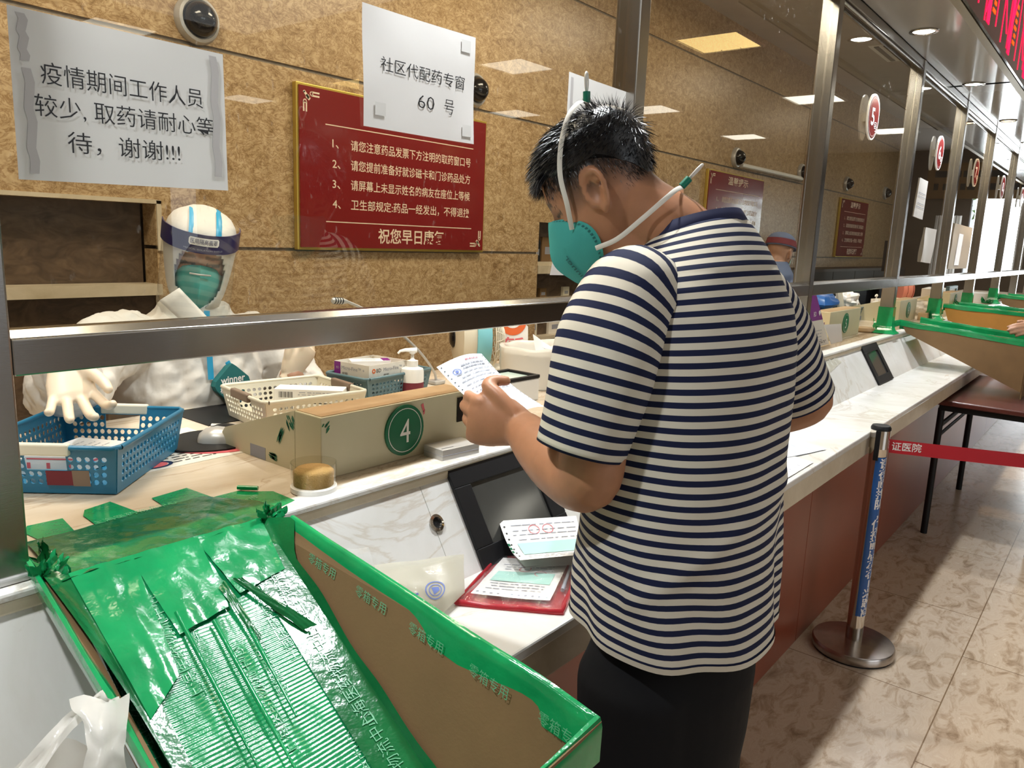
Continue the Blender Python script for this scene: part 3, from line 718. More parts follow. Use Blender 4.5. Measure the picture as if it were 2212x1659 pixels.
f = frame(q(-0.1365, 0.012, 0.030), (T.to_3x3() @ V((0, -1, 0))), V((0, 0, 1)) + (T.to_3x3() @ V((-0.12, 0, 0))))
b.rect(f, 0.01, 0.052, -0.012, 0.014, 'capred', 0.004); b.rect(f, 0.052, 0.080, -0.013, 0.015, 'handlebrown', 0.004)
b.build('sticker', bb)
def carton(name, label, T, l, w_, h, m, deco=None, cat='box', group=None):
    b = MB(); b.box(-l/2, l/2, -w_/2, w_/2, 0, h, m, T)
    if deco: deco(b, local(T))
    o = b.build(name, bevel=0.0012); tag(o, label, cat, group); return o
def deco_med(b, q, l, w_, h, seed=1):
    R3 = lambda a: a
    for (o, dx, dy) in (((-l/2, -w_/2-0.0003, 0), (1, 0, 0), (0, 0, 1)),):
        f = lambda a, c, hh=0.0005: q(o[0]+a, -w_/2-0.0005, c)
        for k in range(12): b.rect(f, 0.012+k*0.0028, 0.012+k*0.0028+(0.0008+0.0009*(k*7 % 3)/2), h*0.35, h*0.8, 'ink')
        b.lines(f, 0.055, l-0.01, [h*0.2, h*0.38, h*0.56, h*0.74], 'inkgrey', 0.0016, seed)
T2 = rotz(T @ V((0.012, 0.03, 0.006)), R(30))
carton('medicine_box', 'flat white medicine box with red print lying in the blue basket', T2, 0.15, 0.10, 0.03, 'paper', lambda b, q: [b.rect(lambda a, c, hh=0: q(-0.075+a, -0.0505, c), 0.01, 0.02, 0.006, 0.016, 'inkred'), b.rect(lambda a, c, hh=0: q(-0.075+a, -0.0505, c), 0.03, 0.14, 0.016, 0.020, 'inkred'), b.lines(lambda a, c, hh=0: q(-0.075+a, -0.05+c, 0.0305), 0.02, 0.13, [0.02, 0.035, 0.05, 0.07], 'inkgrey', 0.002)])
carton('medicine_box', 'small white medicine box with red corner squares behind the front handle of the blue basket', rotz(T @ V((-0.092, 0.012, 0.006)), R(-48)), 0.085, 0.03, 0.052, 'paper', lambda b, q: [b.rect(lambda a, c, hh=0: q(-0.0425+a, -0.0155, c), x, x+0.006, 0.03, 0.040, 'inkred') for x in (0.004, 0.036, 0.07)] + [b.rect(lambda a, c, hh=0: q(-0.0425+a, -0.0155, c), 0.004, 0.08, 0.0455, 0.048, 'inkred')])
wb, T = basket('perforated_basket', 'ivory perforated basket with taupe handles behind the cream number four stand', V((1.085, 1.535, WZ)), R(-8.5), 0.255, 0.235, 0.075, 'offwhite', 'handlebrown', 16, 14, 4, None)
carton('medicine_box', 'white medicine box with a barcode, topmost of two in the ivory basket', rotz(T @ V((0.045, 0.0, 0.040)), R(-50)), 0.165, 0.055, 0.032, 'paper', lambda b, q: deco_med(b, q, 0.165, 0.055, 0.032))
carton('medicine_box', 'pale pink edged medicine box under the barcoded one in the ivory basket', rotz(T @ V((0.045, 0.0, 0.005)), R(-50)), 0.165, 0.055, 0.032, 'brochure', lambda b, q: deco_med(b, q, 0.165, 0.055, 0.032, 4))
tb, T = basket('perforated_basket', 'teal grey perforated basket holding the purple and white syringe box', V((1.425, 1.612, WZ)), R(4), 0.255, 0.155, 0.070, 'teal', 'teal', 16, 9, 4, None, (0, 0))
TT = rotz(V((1.395, 1.615, WZ+0.052)), R(5))
def bd(b, q):
    f1 = lambda a, c, hh=0: q(-0.075+a, -0.0655, c); f2 = lambda a, c, hh=0: q(-0.0755, 0.065-a, c)
    b.disc(f1, 0.0065, 'orange', 0.018, 0.034, 16, 0.003); b.text('BD', 0.015, f1, 'ink', 0.028, 0.029); b.text('Micro-Fine™ +', 0.014, f1, 'inkgrey', 0.055, 0.030)
    b.text('优锐', 0.011, f1, 'ink', 0.055, 0.014); b.rect(f1, 0.060, 0.12, 0.004, 0.008, 'inkgrey'); b.rect(f1, 0.132, 0.140, 0.022, 0.030, 'purple')
    b.rect(f2, 0.0, 0.024, 0.001, 0.049, 'purple'); b.text('BD', 0.009, f2, 'brochure', 0.008, 0.03)
    b.text('Micro-Fine™ +', 0.014, f2, 'inkgrey', 0.028, 0.030); b.text('优锐', 0.011, f2, 'ink', 0.030, 0.014); b.rect(f2, 0.03, 0.075, 0.004, 0.008, 'inkgrey')
b = MB(); q = local(TT)
b.box(-0.075, 0.075, -0.065, 0.065, 0, 0.004, 'brochure', TT)
for (x0, x1, y0, y1) in ((-.075, .075, -.065, -.063), (-.075, .075, .063, .065), (-.075, -.073, -.063, .063), (.073, .075, -.063, .063)): b.box(x0, x1, y0, y1, 0, 0.05, 'brochure', TT)
bd(b, q); t = tag(b.build('syringe_box'), 'open white and purple syringe box with orange mark standing in the teal grey basket', 'box')
for k in range(2): carton('syringe_carton', ['thin white carton with a lilac end lying in the open syringe box', 'second thin white carton below the lilac ended one in the syringe box'][k], rotz(TT @ V((0.005, 0.01-0.02*k, 0.036-0.016*k)), R(-30+8*k)), 0.11, 0.045, 0.014, 'paper', lambda b, q: [b.rect(lambda a, c, hh=0: q(-0.055+a, -0.0225+c, 0.0145), 0.088, 0.109, 0.001, 0.044, 'purple'), b.lines(lambda a, c, hh=0: q(-0.055+a, -0.0225+c, 0.0145), 0.03, 0.07, [0.015, 0.025], 'inkgrey', 0.003)])
def pump(label, x, y, s=1.0, yaw=0):
    t = thing('pump_bottle', label, 'pump bottle', (x, y, WZ), 'pump bottles on the worktop')
    b = MB(); b.lathe([(0.030, 0), (0.032, 0.004), (0.032, 0.075), (0.030, 0.082), (0.014, 0.088)], (x, y, WZ), 'white', 24); b.build('bottle', t, smooth=45)
    b = MB(); b.lathe([(0.0324, 0.008), (0.0324, 0.045)], (x, y, WZ), 'capred', 24, caps=False); b.build('paper_label', t, smooth=60)
    b = MB(); b.lathe([(0.016, 0.086), (0.016, 0.104), (0.008, 0.106), (0.0045, 0.110), (0.0045, 0.122), (0.009, 0.124), (0.009, 0.132)], (x, y, WZ), 'white', 20)
    d = V((-math.cos(yaw), -math.sin(yaw), 0)); c = V((x, y, WZ+0.133))
    b.tube([c+d*-0.012, c+d*0.020, c+d*0.034+V((0, 0, -0.003)), c+d*0.040+V((0, 0, -0.010))], [0.009, 0.006, 0.0045, 0.004], 'white', 10, flat=0.6); b.build('pump', t, smooth=50)
pump('white pump bottle behind the cream number four stand, in front of the teal grey basket', 1.475, 1.535, 1, R(-38))

# cream stand with the green 4 disc: front board, sloped left cheek
def stand(x0, x1, yf, yb, h, cheek, num, label, name='counter_stand', stains=False):
    t = thing(name, label, 'counter stand', ((x0+x1)/2, yf, WZ), 'cream number stands on the worktop')
    b = MB(); b.box(x0, x1, yf, yb, WZ, WZ+h, 'cream'); b.build('front_board', t, bevel=0.002)
    b = MB(); b.box(x0+0.004, x1-0.004, yf+0.004, yb-0.002, WZ+h, WZ+h+0.0012, 'creamtape'); b.build('top_tape', t)
    b = MB()
    b.prism([(x0, yb, WZ), (x0, yb, WZ+h), (x0, cheek, WZ+0.042), (x0, cheek+0.012, WZ+0.03), (x0, cheek+0.012, WZ+0.004), (x0, cheek, WZ)], (0.012, 0, 0), 'cream')
    b.box(x0-0.0006, x0, lerp(yb, cheek, 0.40), lerp(yb, cheek, 0.62), WZ+0.001, WZ+0.026, 'inkgrey')
    if stains:
        rd = random.Random(5); f = lambda a, c, hh=0: V((x0-0.0008, a, WZ+c)); g = lambda a, c, hh=0: V((a, yf-0.0008, WZ+c))
        def smear(fn, x, y, l, w_, ang, n):
            for k in range(n):
                ox, oy = (rd.random()-.5)*w_, (rd.random()-.5)*w_; ll = l*(0.4+0.6*rd.random()); ca, sa = math.cos(ang), math.sin(ang); hw = 0.0014
                pts = [(x+ox+ca*s*ll-sa*e*hw, y+oy+sa*s*ll+ca*e*hw) for s, e in ((-.5, 0), (-.2, -1), (.3, -1), (.5, 0), (.25, 1), (-.3, 1))]
                b.poly([fn(p, q_) for p, q_ in pts], 'green_disc')
        smear(f, yb+0.045, 0.060, 0.042, 0.010, R(118), 9); smear(f, yb+0.070, 0.014, 0.028, 0.012, R(10), 14); smear(f, yb+0.012, 0.092, 0.02, 0.020, R(60), 12); smear(g, x0+0.010, 0.098, 0.02, 0.014, R(50), 5)
    b.build('sloped_cheek', t, bevel=0.0015)
    b = MB(); b.prism([(x1-0.012, yb, WZ), (x1-0.012, yb, WZ+h), (x1-0.012, yb+0.06, WZ+0.05), (x1-0.012, yb+0.06, WZ)], (0.012, 0, 0), 'cream'); b.build('right_cheek', t)
    if num is not None:
        c = V((lerp(x0, x1, 0.50), yf-0.002, WZ+h*0.52)); f = frame(c, (1, 0, 0), (0, 0, 1)); b = MB()
        r_ = min(0.052, h*0.45)
        T = Matrix.Rotation(R(90), 3, 'X'); b.lathe([(r_, -0.002), (r_, 0.002)], c, 'green_disc', 36, T)
        b.disc(f, r_*0.87, 'white', 0, 0, 36, r_*0.84, 0.0025); b.text(num, r_*1.35, lambda a, c2, hh=0: f(a, c2, 0.0028), 'white', 0, -r_*0.50, 'C', 0.0, stretch=0.85)
        b.build('number_disc', t)
    return t
st = stand(0.838, 1.243, 1.105, 1.185, 0.118, 1.425, '4', 'cream stand with a round green 4 disc and green stains, fronting the ivory basket', stains=True)
b = MB(); b.box(1.196, 1.216, 1.1025, 1.105, WZ+0.052, WZ+0.106, 'blackgloss'); b.build('black_slot', st)
b = MB(); f = lambda a, c, h=0: V((a, 1.1042, c))
b.poly([f(1.087, WZ+0.106), f(1.094, WZ+0.109), f(1.098, WZ+0.094), f(1.094, WZ+0.090)], 'inkred'); b.poly([f(1.093, WZ+0.092), f(1.099, WZ+0.096), f(1.098, WZ+0.086), f(1.094, WZ+0.084)], 'inkred'); b.build('red_smudge', st)

# round sponge cup, silver case
t = thing('sponge_cup', 'clear round finger-wetting cup with a tan sponge, beside the number four stand', 'sponge cup', (0.796, 1.072, WZ))
cc = (0.796, 1.072, WZ)
b = MB(); b.lathe([(0.038, 0), (0.040, 0.002), (0.040, 0.010), (0.037, 0.012)], cc, 'white', 32); b.build('base', t, smooth=40)
b = MB(); b.lathe([(0.038, 0.006), (0.040, 0.052), (0.038, 0.052), (0.0365, 0.010)], cc, 'acrylic', 32, caps=False); b.build('cup', t, smooth=40)
b = MB(); b.lathe([(0.0345, 0.010), (0.0355, 0.036), (0.030, 0.041), (0.012, 0.046), (0.0, 0.047)], cc, 'sponge', 24); b.build('sponge', t, smooth=60)
b = MB(); T = rotz(V((1.135, 1.060, WZ)), R(-6)); b.box(-0.050, 0.050, -0.030, 0.030, 0, 0.024, 'silver', T); b.box(-0.0505, 0.0505, -0.0305, 0.0305, 0.011, 0.012, 'inkgrey', T); b.rect(local(T) and (lambda a, c, h=0: T @ V((a, c, 0.0243))), -0.044, -0.012, -0.020, -0.018, 'black')
tag(b.build('silver_case', bevel=0.003), 'small silver hinged case lying in front of the number four stand', 'case')
# mouse on its pad, printed desk mat, pen
b = MB(); pts = []
c = V((0.835, 1.475, WZ+0.003)); ring = [c + V((0.092*math.cos(a)*(1+0.12*math.cos(2*a)), 0.088*math.sin(a), 0)) for a in [2*PI*i/28 for i in range(28)]]
b.prism(ring[::-1], (0, 0, 0.003), 'black'); b.prism([p+V((0.012, -0.016, -0.0018)) for p in ring[::-1]], (0, 0, 0.0015), 'inkred')
b.lathe([(0.036, 0.0), (0.034, 0.010), (0.022, 0.016), (0.0, 0.018)], c+V((0.05, 0.03, 0.003)), 'black', 20)
tag(b.build('mouse_pad', smooth=30), 'round black mouse pad with a wrist rest, under the silver mouse', 'mouse pad')
t = thing('computer_mouse', 'silver computer mouse on the round black pad', 'mouse', (0.845, 1.462, WZ+0.006))
T = rotz(V((0.845, 1.455, WZ+0.006)), R(-42)); b = MB(); rings = []
for (x, hw, hh) in ((-0.046, 0.006, 0.006), (-0.042, 0.020, 0.016), (-0.030, 0.028, 0.026), (-0.008, 0.030, 0.031), (0.018, 0.028, 0.027), (0.036, 0.024, 0.018), (0.046, 0.014, 0.010), (0.049, 0.004, 0.005)):
    rings.append([T @ V((x, hw*math.cos(a), max(0, hh*math.sin(a)) if math.sin(a) >= 0 else 0.001)) for a in [2*PI*i/20 for i in range(20)]])
b.loft(rings, 'silver'); b.build('body', t, smooth=50)
b = MB(); b.lathe([(0.0035, -0.003), (0.0045, 0), (0.0035, 0.003)], T @ V((0.026, 0, 0.022)), 'black', 14, Matrix.Rotation(R(48), 3, 'Z') @ Matrix.Rotation(R(90), 3, 'X')); b.build('scroll_wheel', t, smooth=60)
b = MB(); b.box(0.60, 0.86, 1.36, 1.62, WZ, WZ+0.0012, 'brochure', Matrix.Translation((0, 0, 0)))
f = lambda a, c, h=0.0004: V((a, c, WZ+0.0016)); 
b.disc(f, 0.034, 'navy', 0.672, 1.392, 28, 0.026, ry=0.022); b.disc(lambda a, c, h=0: V((a, c, WZ+0.0018)), 0.024, 'inkred', 0.672, 1.392, 24, ry=0.016)
b.lines(f, 0.70, 0.85, [1.385, 1.40, 1.415, 1.43], 'ink', 0.004); b.lines(f, 0.72, 0.85, [1.45, 1.465], 'inkred', 0.005)
tag(b.build('desk_mat'), 'printed white desk mat with a round red emblem, beside the blue basket', 'desk mat')
b = MB(); b.box(0.90, 1.30, 1.60, 1.78, WZ, WZ+0.002, 'black'); tag(b.build('black_mat'), 'black mat on the worktop under the ivory basket edge', 'mat')
b = MB(); b.tube([(0.885, 1.56, WZ+0.010), (0.93, 1.51, WZ+0.010), (0.955, 1.485, WZ+0.009)], [0.007, 0.007, 0.003], 'silver', 10); tag(b.build('pen', smooth=50), 'clear stubby pen lying between the mouse and the ivory basket', 'pen')
# gooseneck microphone
t = thing('gooseneck_microphone', 'grey gooseneck microphone bending over the worktop, tip above the steel rail', 'microphone', (1.665, 1.63, WZ))
b = MB(); pth = smoothpath([(1.668, 1.63, WZ+0.01), (1.652, 1.625, 1.09), (1.596, 1.62, 1.148), (1.526, 1.62, 1.205), (1.44, 1.62, 1.262), (1.373, 1.62, 1.294), (1.325, 1.62, 1.313), (1.312, 1.62, 1.317)]); b.tube(pth, 0.004, 'silver', 8); b.build('gooseneck', t, smooth=60)
b = MB(); b.tube([(1.315, 1.62, 1.3165), (1.30, 1.62, 1.3185), (1.27, 1.62, 1.321), (1.266, 1.62, 1.321)], [0.005, 0.0085, 0.0085, 0.005], 'silver', 12)
for k in range(4): b.tube([(1.298-0.008*k, 1.62, 1.319+0.0006*k), (1.295-0.008*k, 1.62, 1.3194+0.0006*k)], 0.0094, 'ink', 12)
b.build('capsule', t, smooth=50)
b = MB(); b.box(1.645, 1.69, 1.61, 1.65, WZ, WZ+0.012, 'silver'); b.build('base', t, bevel=0.004)

# white fan, smiling sign, bin with liner, card reader
def fan(x, y, z, r, yaw, m1, m2, m3, label, name='desk_fan', cab=None):
    t = thing(name, label, 'fan', (x, y, WZ)); T = Matrix.Translation((x, y, z)) @ Matrix.Rotation(yaw, 4, 'Z'); q = local(T)
    T3 = T.to_3x3() @ Matrix.Rotation(R(90), 3, 'Y')
    b = MB(); b.lathe([(r*0.55, -0.11), (r*0.98, -0.095), (r*1.0, -0.075), (r*0.96, -0.05), (0.01, -0.045)], (x, y, z), m1, 36, T3); b.build('back_cover', t, smooth=40)
    b = MB(); b.lathe([(r*1.0, -0.05), (r*1.02, -0.045), (r*1.02, -0.006), (r*0.98, 0.0)], (x, y, z), m2, 36, T3, caps=False); b.build('trim_ring', t, smooth=40)
    b = MB(); b.lathe([(r*0.30, -0.108), (r*0.31, -0.114), (r*0.20, -0.122), (0.002, -0.124)], (x, y, z), 'blackgloss', 28, T3)
    b.build('motor_badge', t, smooth=40)
    b = MB()
    for k in range(9):
        rr = r*(0.12+0.87*k/8); zz = 0.055*math.cos(0.5*PI*min(1, rr/r)) + 0.012
        b.tube([q(zz, rr*math.cos(a), rr*math.sin(a)) for a in [2*PI*i/36 for i in range(37)]], 0.0022, m1, 6, caps=False)
    for k in range(20):
        a = 2*PI*k/20; b.tube([q(0.055*math.cos(0.5*PI*s)+0.012, r*s*math.cos(a), r*s*math.sin(a)) for s in (0.1, 0.4, 0.7, 0.9, 1.0)], 0.002, m1, 6)
    b.build('front_grille', t, smooth=60)
    b = MB()
    for k in range(3):
        a = 2*PI*k/3; b.add([q(-0.02, 0.02*math.cos(a), 0.02*math.sin(a)), q(-0.03, r*.8*math.cos(a), r*.8*math.sin(a)), q(-0.01, r*.85*math.cos(a+.5), r*.85*math.sin(a+.5)), q(0.0, r*.8*math.cos(a+.8), r*.8*math.sin(a+.8))], [(0, 1, 2, 3)], m3)
    b.build('blades', t, solid=0.003)
    b = MB(); b.tube([(x, y, WZ+0.02), (x, y, z-r*0.9)], 0.018, m1, 12); b.lathe([(0.07, 0), (0.07, 0.012), (0.03, 0.025)], (x, y, WZ), m1, 28); b.build('stand', t, smooth=40)
    if cab:
        b = MB(); b.lathe([(r*0.2, -0.03), (r*0.26, -0.02), (r*0.26, 0.0)], q(0.0, r*0.2, r*0.8), 'fancream', 20, T3); b.build('knob', t, smooth=40)
    return t
fan(1.985, 1.71, 1.160, 0.112, R(-36), 'fancream', 'fanblue', 'fancream', 'ivory desk fan with a pale blue ring and black badge, behind the held receipt', cab=1)
b = MB(); f = frame((2.085, 1.66, WZ), V((0.78, -0.62, 0)), (0.0, 0.05, 1))
def rr(x0, x1, y0, y1, r_=0.012): return [(x0, y0), (x1, y0), (x1, y1-r_), (x1-r_, y1), (x0+r_, y1), (x0, y1-r_)]
b.prism([f(p, q_, 0) for p, q_ in rr(-0.052, 0.052, 0, 0.158)], f(0, 0, -0.004)-f(0, 0, 0), 'paper')
b.disc(f, 0.050, 'orange', -0.004, 0.165, 32, h=0.0015); b.prism([f(-0.004+0.05*math.cos(a), 0.165+0.05*math.sin(a), 0.0008) for a in [2*PI*i/32 for i in range(32)]], f(0, 0, -0.003)-f(0, 0, 0), 'orange')
sm = [(-0.004+0.032*math.cos(a), 0.170+0.030*math.sin(a)) for a in [R(200+i*14) for i in range(11)]]; sm2 = [(-0.004+0.030*math.cos(a), 0.176+0.026*math.sin(a)) for a in [R(200+i*14) for i in range(11)]][::-1]
b.poly([f(*p, 0.0022) for p in sm+sm2], 'paper')
for s in (-1, 1): b.disc(f, 0.011, 'paper', -0.004+s*0.018, 0.184, 18, h=0.0022, ry=0.010); b.disc(f, 0.006, 'orange', -0.004+s*0.018+0.002, 0.184, 14, h=0.0028)
b.text('暂', 0.082, lambda a, c, h=0: f(a, c, 0.0012), 'inkred', 0.0, 0.040, 'C', 0.004); b.text('停', 0.082, lambda a, c, h=0: f(a, c, 0.0012), 'inkred', 0.0, -0.050+0.0, 'C', 0.004) if False else None
b.poly([f(-0.004, 0.028, 0.0012), f(0.010, 0.028, 0.0012), f(0.004, 0.036, 0.0012), f(0.0, 0.036, 0.0012)], 'inkred'); b.rect(lambda a, c, h=0: f(a, c, 0.0012), -0.03, 0.045, 0.022, 0.028, 'inkred')
tag(b.build('smiley_sign'), 'white upright counter card with an orange smiling face and a red character', 'sign')
t = thing('lined_bin', 'white round bin with a translucent liner bag full of paper slips, behind the striped sleeve', 'bin', (1.93, 1.42, WZ-0.05+0.05))
cb = (1.93, 1.42, WZ); b = MB(); b.lathe([(0.115, 0.0), (0.125, 0.08), (0.132, 0.105), (0.128, 0.105), (0.11, 0.01)], cb, 'white', 32, caps=True); b.build('tub', t, smooth=40)
b = MB()
def liner(u, v):
    a = 2*PI*u; k = noise.noise(V((math.cos(a)*2, math.sin(a)*2, v*3)))
    if v < 0.55: r_, z = 0.134+0.006*k, WZ+0.005+0.105*(v/0.55)
    else: w_ = (v-0.55)/0.45; r_, z = 0.137-0.030*w_+0.008*k, WZ+0.112+0.018*math.sin(w_*2.6)+0.008*k-0.03*w_*w_
    return V((cb[0]+r_*math.cos(a), cb[1]+r_*math.sin(a), z))
b.grid(liner, 40, 12, 'bagwhite'); b.build('liner_bag', t, smooth=60)
def slip(label, pts, m='paper', name='paper_slip', group=None, deco=None, sag=0.0):
    b = MB(); A, B_, C_, D_ = [V(p) for p in pts]
    def fn(u, v):
        p = lerp(lerp(A, B_, u), lerp(D_, C_, u), v); p.z += sag*math.sin(PI*u)*math.sin(PI*v) + 0.0025*noise.noise(p*25); return p
    b.grid(fn, 8, 8, m); n = (B_-A).cross(D_-A).normalized()
    if n.z < 0 and abs(n.z) > 0.2: n = -n
    W, H = (B_-A).length, (D_-A).length
    if deco: deco(b, lambda x, y, h=0.0009: fn(x/W, y/H)+n*(h+0.0003), W, H)
    return tag(b.build(name, smooth=60), label, 'paper', group)
slip('curled perforated paper slip sticking up from the lined bin under the smiling card', [(1.83, 1.37, 1.15), (1.94, 1.345, 1.148), (1.93, 1.38, 1.165), (1.845, 1.40, 1.215)], deco=lambda b, f, W, H: b.lines(f, W*.3, W*.8, [H*.3, H*.4, H*.5], 'inkgrey', 0.002))
slip('pink flat slip of paper lying on the lined bin beside the striped sleeve', [(1.93, 1.34, 1.158), (2.04, 1.36, 1.158), (2.03, 1.45, 1.160), (1.94, 1.43, 1.160)], 'brochure')
t = thing('card_reader', 'white card reader box with a black rimmed pale screen, beside the hand holding the receipt', 'card reader', (1.64, 1.33, WZ))
T = rotz(V((1.645, 1.335, WZ)), R(-2)); b = MB(); b.box(-0.075, 0.075, -0.06, 0.06, 0, 0.064, 'white', T); b.build('case', t, bevel=0.004)
b = MB()
for (x0, x1, y0, y1) in ((-.076, .076, -.061, -.049), (-.076, .076, .049, .061), (-.076, -.064, -.049, .049), (.064, .076, -.049, .049)): b.box(x0, x1, y0, y1, 0.064, 0.074, 'black', T)
b.build('bezel', t, bevel=0.002); b = MB(); b.box(-0.064, 0.064, -0.049, 0.049, 0.064, 0.067, 'screen_glow', T); b.build('display', t)

# screen set in the sloped front, its cable holes
def counter_screen(xa, xb, label, sm):
    t = thing('counter_display', label, 'display', ((xa+xb)/2, 0.97, 0.92), 'black framed displays in the sloped counter front')
    def fr(x, s, h): return slant(x, s, h)
    b = MB()
    def slab(x0, x1, s0, s1, h0, h1, m):
        b.add([slant(x, s, h) for h in (h0, h1) for s in (s0, s1) for x in (x0, x1)], [(0, 1, 3, 2), (4, 6, 7, 5), (0, 4, 5, 1), (2, 3, 7, 6), (0, 2, 6, 4), (1, 5, 7, 3)], m)
    w_ = xb-xa
    slab(xa, xb, -0.02, 0.17, 0.001, 0.010, 'black'); slab(xa, xb, 0.80, 1.0, 0.001, 0.010, 'black'); slab(xa, xa+w_*.16, 0.17, 0.80, 0.001, 0.010, 'black'); slab(xb-w_*.16, xb, 0.17, 0.80, 0.001, 0.010, 'black')
    b.build('frame', t, bevel=0.0015); b = MB(); slab(xa+w_*.16, xb-w_*.16, 0.17, 0.80, 0.001, 0.004, sm); b.build('panel', t)
counter_screen(1.075, 1.375, 'black framed display in the sloped counter front, beside the clear plastic bag and the papers', 'screen')
counter_screen(4.02, 4.30, 'black framed display in the sloped counter front beyond the striped shirt man', 'screen')
counter_screen(2.36, 2.60, 'black framed display in the sloped counter front mostly hidden by the striped shirt man', 'screen')
def eyelet(x, s, label):
    c = slant(x, s, 0.0); n = V((0, -0.855, 0.519)).normalized(); T = n.to_track_quat('Z', 'Y').to_matrix()
    b = MB(); b.lathe([(0.011, 0.0008), (0.016, 0.0008), (0.017, 0.005), (0.011, 0.006), (0.010, 0.0012)], c, 'chrome', 20, T, caps=False); b.lathe([(0.0005, 0.0011), (0.0108, 0.0011)], c, 'black', 20, T, caps=False)
    return tag(b.build('cable_eyelet', smooth=30), label, 'cable eyelet', 'cable holes in the counter front')
eyelet(1.005, 0.42, 'small round cable hole in the sloped front, left of the near black display')
eyelet(1.415, 0.30, 'small round cable hole in the sloped front, under the forearm of the striped shirt man')
b = MB(); b.grid(lambda u, v: slant(3.42+0.20*u+0.03*v+0.01*math.sin(9*v), 0.0+0.32*v*(1-0.4*u), 0.002+0.001*math.sin(20*u)), 10, 10, 'bagfilm'); tag(b.build('clear_tape_patch', smooth=60), 'crinkled patch of clear tape on the counter front by the far display', 'tape')

# things on the writing shelf
SZ = 0.857
def pouch():
    t = thing('red_document_pouch', 'clear and red zip pouch of papers on the writing shelf below the black display', 'document pouch', (1.06, 0.80, SZ))
    C4 = [V((0.935, 0.855, SZ+0.006)), V((1.035, 0.695, SZ+0.006)), V((1.245, 0.79, SZ+0.006)), V((1.135, 0.925, SZ+0.006))]
    def fn(u, v, h=0):
        p = lerp(lerp(C4[0], C4[1], u), lerp(C4[3], C4[2], u), v); e = min(u, 1-u, v, 1-v); p.z += h*min(1, e*9) + 0.003*noise.noise(p*18+V((0, 0, h*90))); return p
    b = MB(); b.grid(lambda u, v: fn(u, v, 0.0), 14, 14, 'redfilm'); b.build('red_back', t, smooth=60)
    b = MB(); b.grid(lambda u, v: fn(u, v, 0.016), 22, 22, 'film'); b.build('clear_front', t, smooth=60)
    b = MB(); e = [fn(u, v, 0.003) for u, v in [(i/8, 0) for i in range(8)]+[(1, i/8) for i in range(8)]+[(1-i/8, 1) for i in range(8)]+[(0, 1-i/8) for i in range(9)]]; b.tube(e, 0.0055, 'redfilm', 8, flat=0.6); b.build('red_piping', t, smooth=60)
    A = [lerp(fn(.09, .12), fn(.09, .12), 0)+V((0, 0, .007)), fn(.86, .10)+V((0, 0, .007)), fn(.86, .88)+V((0, 0, .009)), fn(.10, .90)+V((0, 0, .009))]
    def deco(b, f, W, H):
        for k in range(11): b.disc(f, 0.0028, 'inkgrey', W*(0.06+k*0.088), H*0.06, 10)
        b.rect(f, W*.1, W*.9, H*.34, H*.62, 'mint'); b.lines(f, W*.1, W*.85, [H*.16, H*.22, H*.28, H*.68, H*.74, H*.8], 'inkgrey', 0.0022, 3); b.disc(f, 0.012, 'inkred', W*.45, H*.7, 20, 0.0105); b.disc(f, 0.012, 'inkred', W*.7, H*.6, 20, 0.0105)
    s_ = slip('white perforated form inside the red zip pouch', A, 'paper', 'paper_form', deco=deco)
    b = MB(); b.tube([fn(.93, .30)+V((0, 0, .009)), fn(.90, .85)+V((0, 0, .010))], [0.004, 0.0025], 'inkgrey', 8); tag(b.build('pen', smooth=50), 'grey ballpoint pen inside the red zip pouch', 'pen')
pouch()
b = MB()       # stack of forms, lower sheets fanned at the left edge
for k in range(6):
    A = V((1.185-0.003*k, 0.965-0.002*k, SZ+0.050+0.0032*k)); B_ = V((1.105-0.004*k, 0.83, SZ+0.022+0.0045*k)); C_ = V((1.205, 0.745, SZ+0.026+0.0040*k)); D_ = V((1.33, 0.87, SZ+0.040+0.0034*k))
    def fn(u, v, A=A, B_=B_, C_=C_, D_=D_): return lerp(lerp(A, B_, u), lerp(D_, C_, u), v) - V((0, 0, 0.014*math.sin(PI*u)))
    b.grid(fn, 8, 6, 'paper')
W, H = (B_-A).length, (D_-A).length; f = lambda x, y, h=0: fn(x/W, y/H)+V((0, -0.0005, 0.0012))
b.rect(f, W*.46, W*.80, H*.12, H*.98, 'mint', 0)
for k in range(7): b.disc(f, 0.0024, 'ink', W*(0.12+k*0.12), H*0.04, 8)
b.disc(f, 0.013, 'inkred', W*.20, H*.40, 22, 0.0115); b.disc(f, 0.013, 'inkred', W*.20, H*.58, 22, 0.0115)
b.lines(lambda x, y, h=0: f(y, x), H*.1, H*.95, [W*.10, W*.2, W*.28, W*.38, W*.86, W*.92], 'inkgrey', 0.0018, 8)
for k in range(3): b.rect(f, W*(.45+.1*k), W*(.51+.1*k), -0.001, 0.004, 'green_disc', 0)
tag(b.build('form_stack', smooth=60), 'stack of white forms with mint stripe and red stamps, leaning on the red pouch', 'papers')
t = thing('pharmacy_bag', 'translucent cream paper-thin bag with a blue emblem lying behind the green chute wall', 'bag', (0.85, 0.90, SZ))
C4 = [V((0.60, 0.985, 0.985)), V((0.745, 0.795, 0.875)), V((1.005, 0.862, 0.868)), V((0.965, 0.945, 0.905))]
C4 = [V((0.700, 0.955, 0.965)), V((0.700, 0.775, 0.878)), V((0.958, 0.855, 0.872)), V((1.020, 0.915, 0.908))]
def bagfn(u, v, h=0):
    p = lerp(lerp(C4[0], C4[1], u), lerp(C4[3], C4[2], u), v); e = min(u, 1-u, v, 1-v); p += V((0, -0.5, 0.85))*(h*min(1, e*6) + 0.004*noise.noise(p*16)); return p
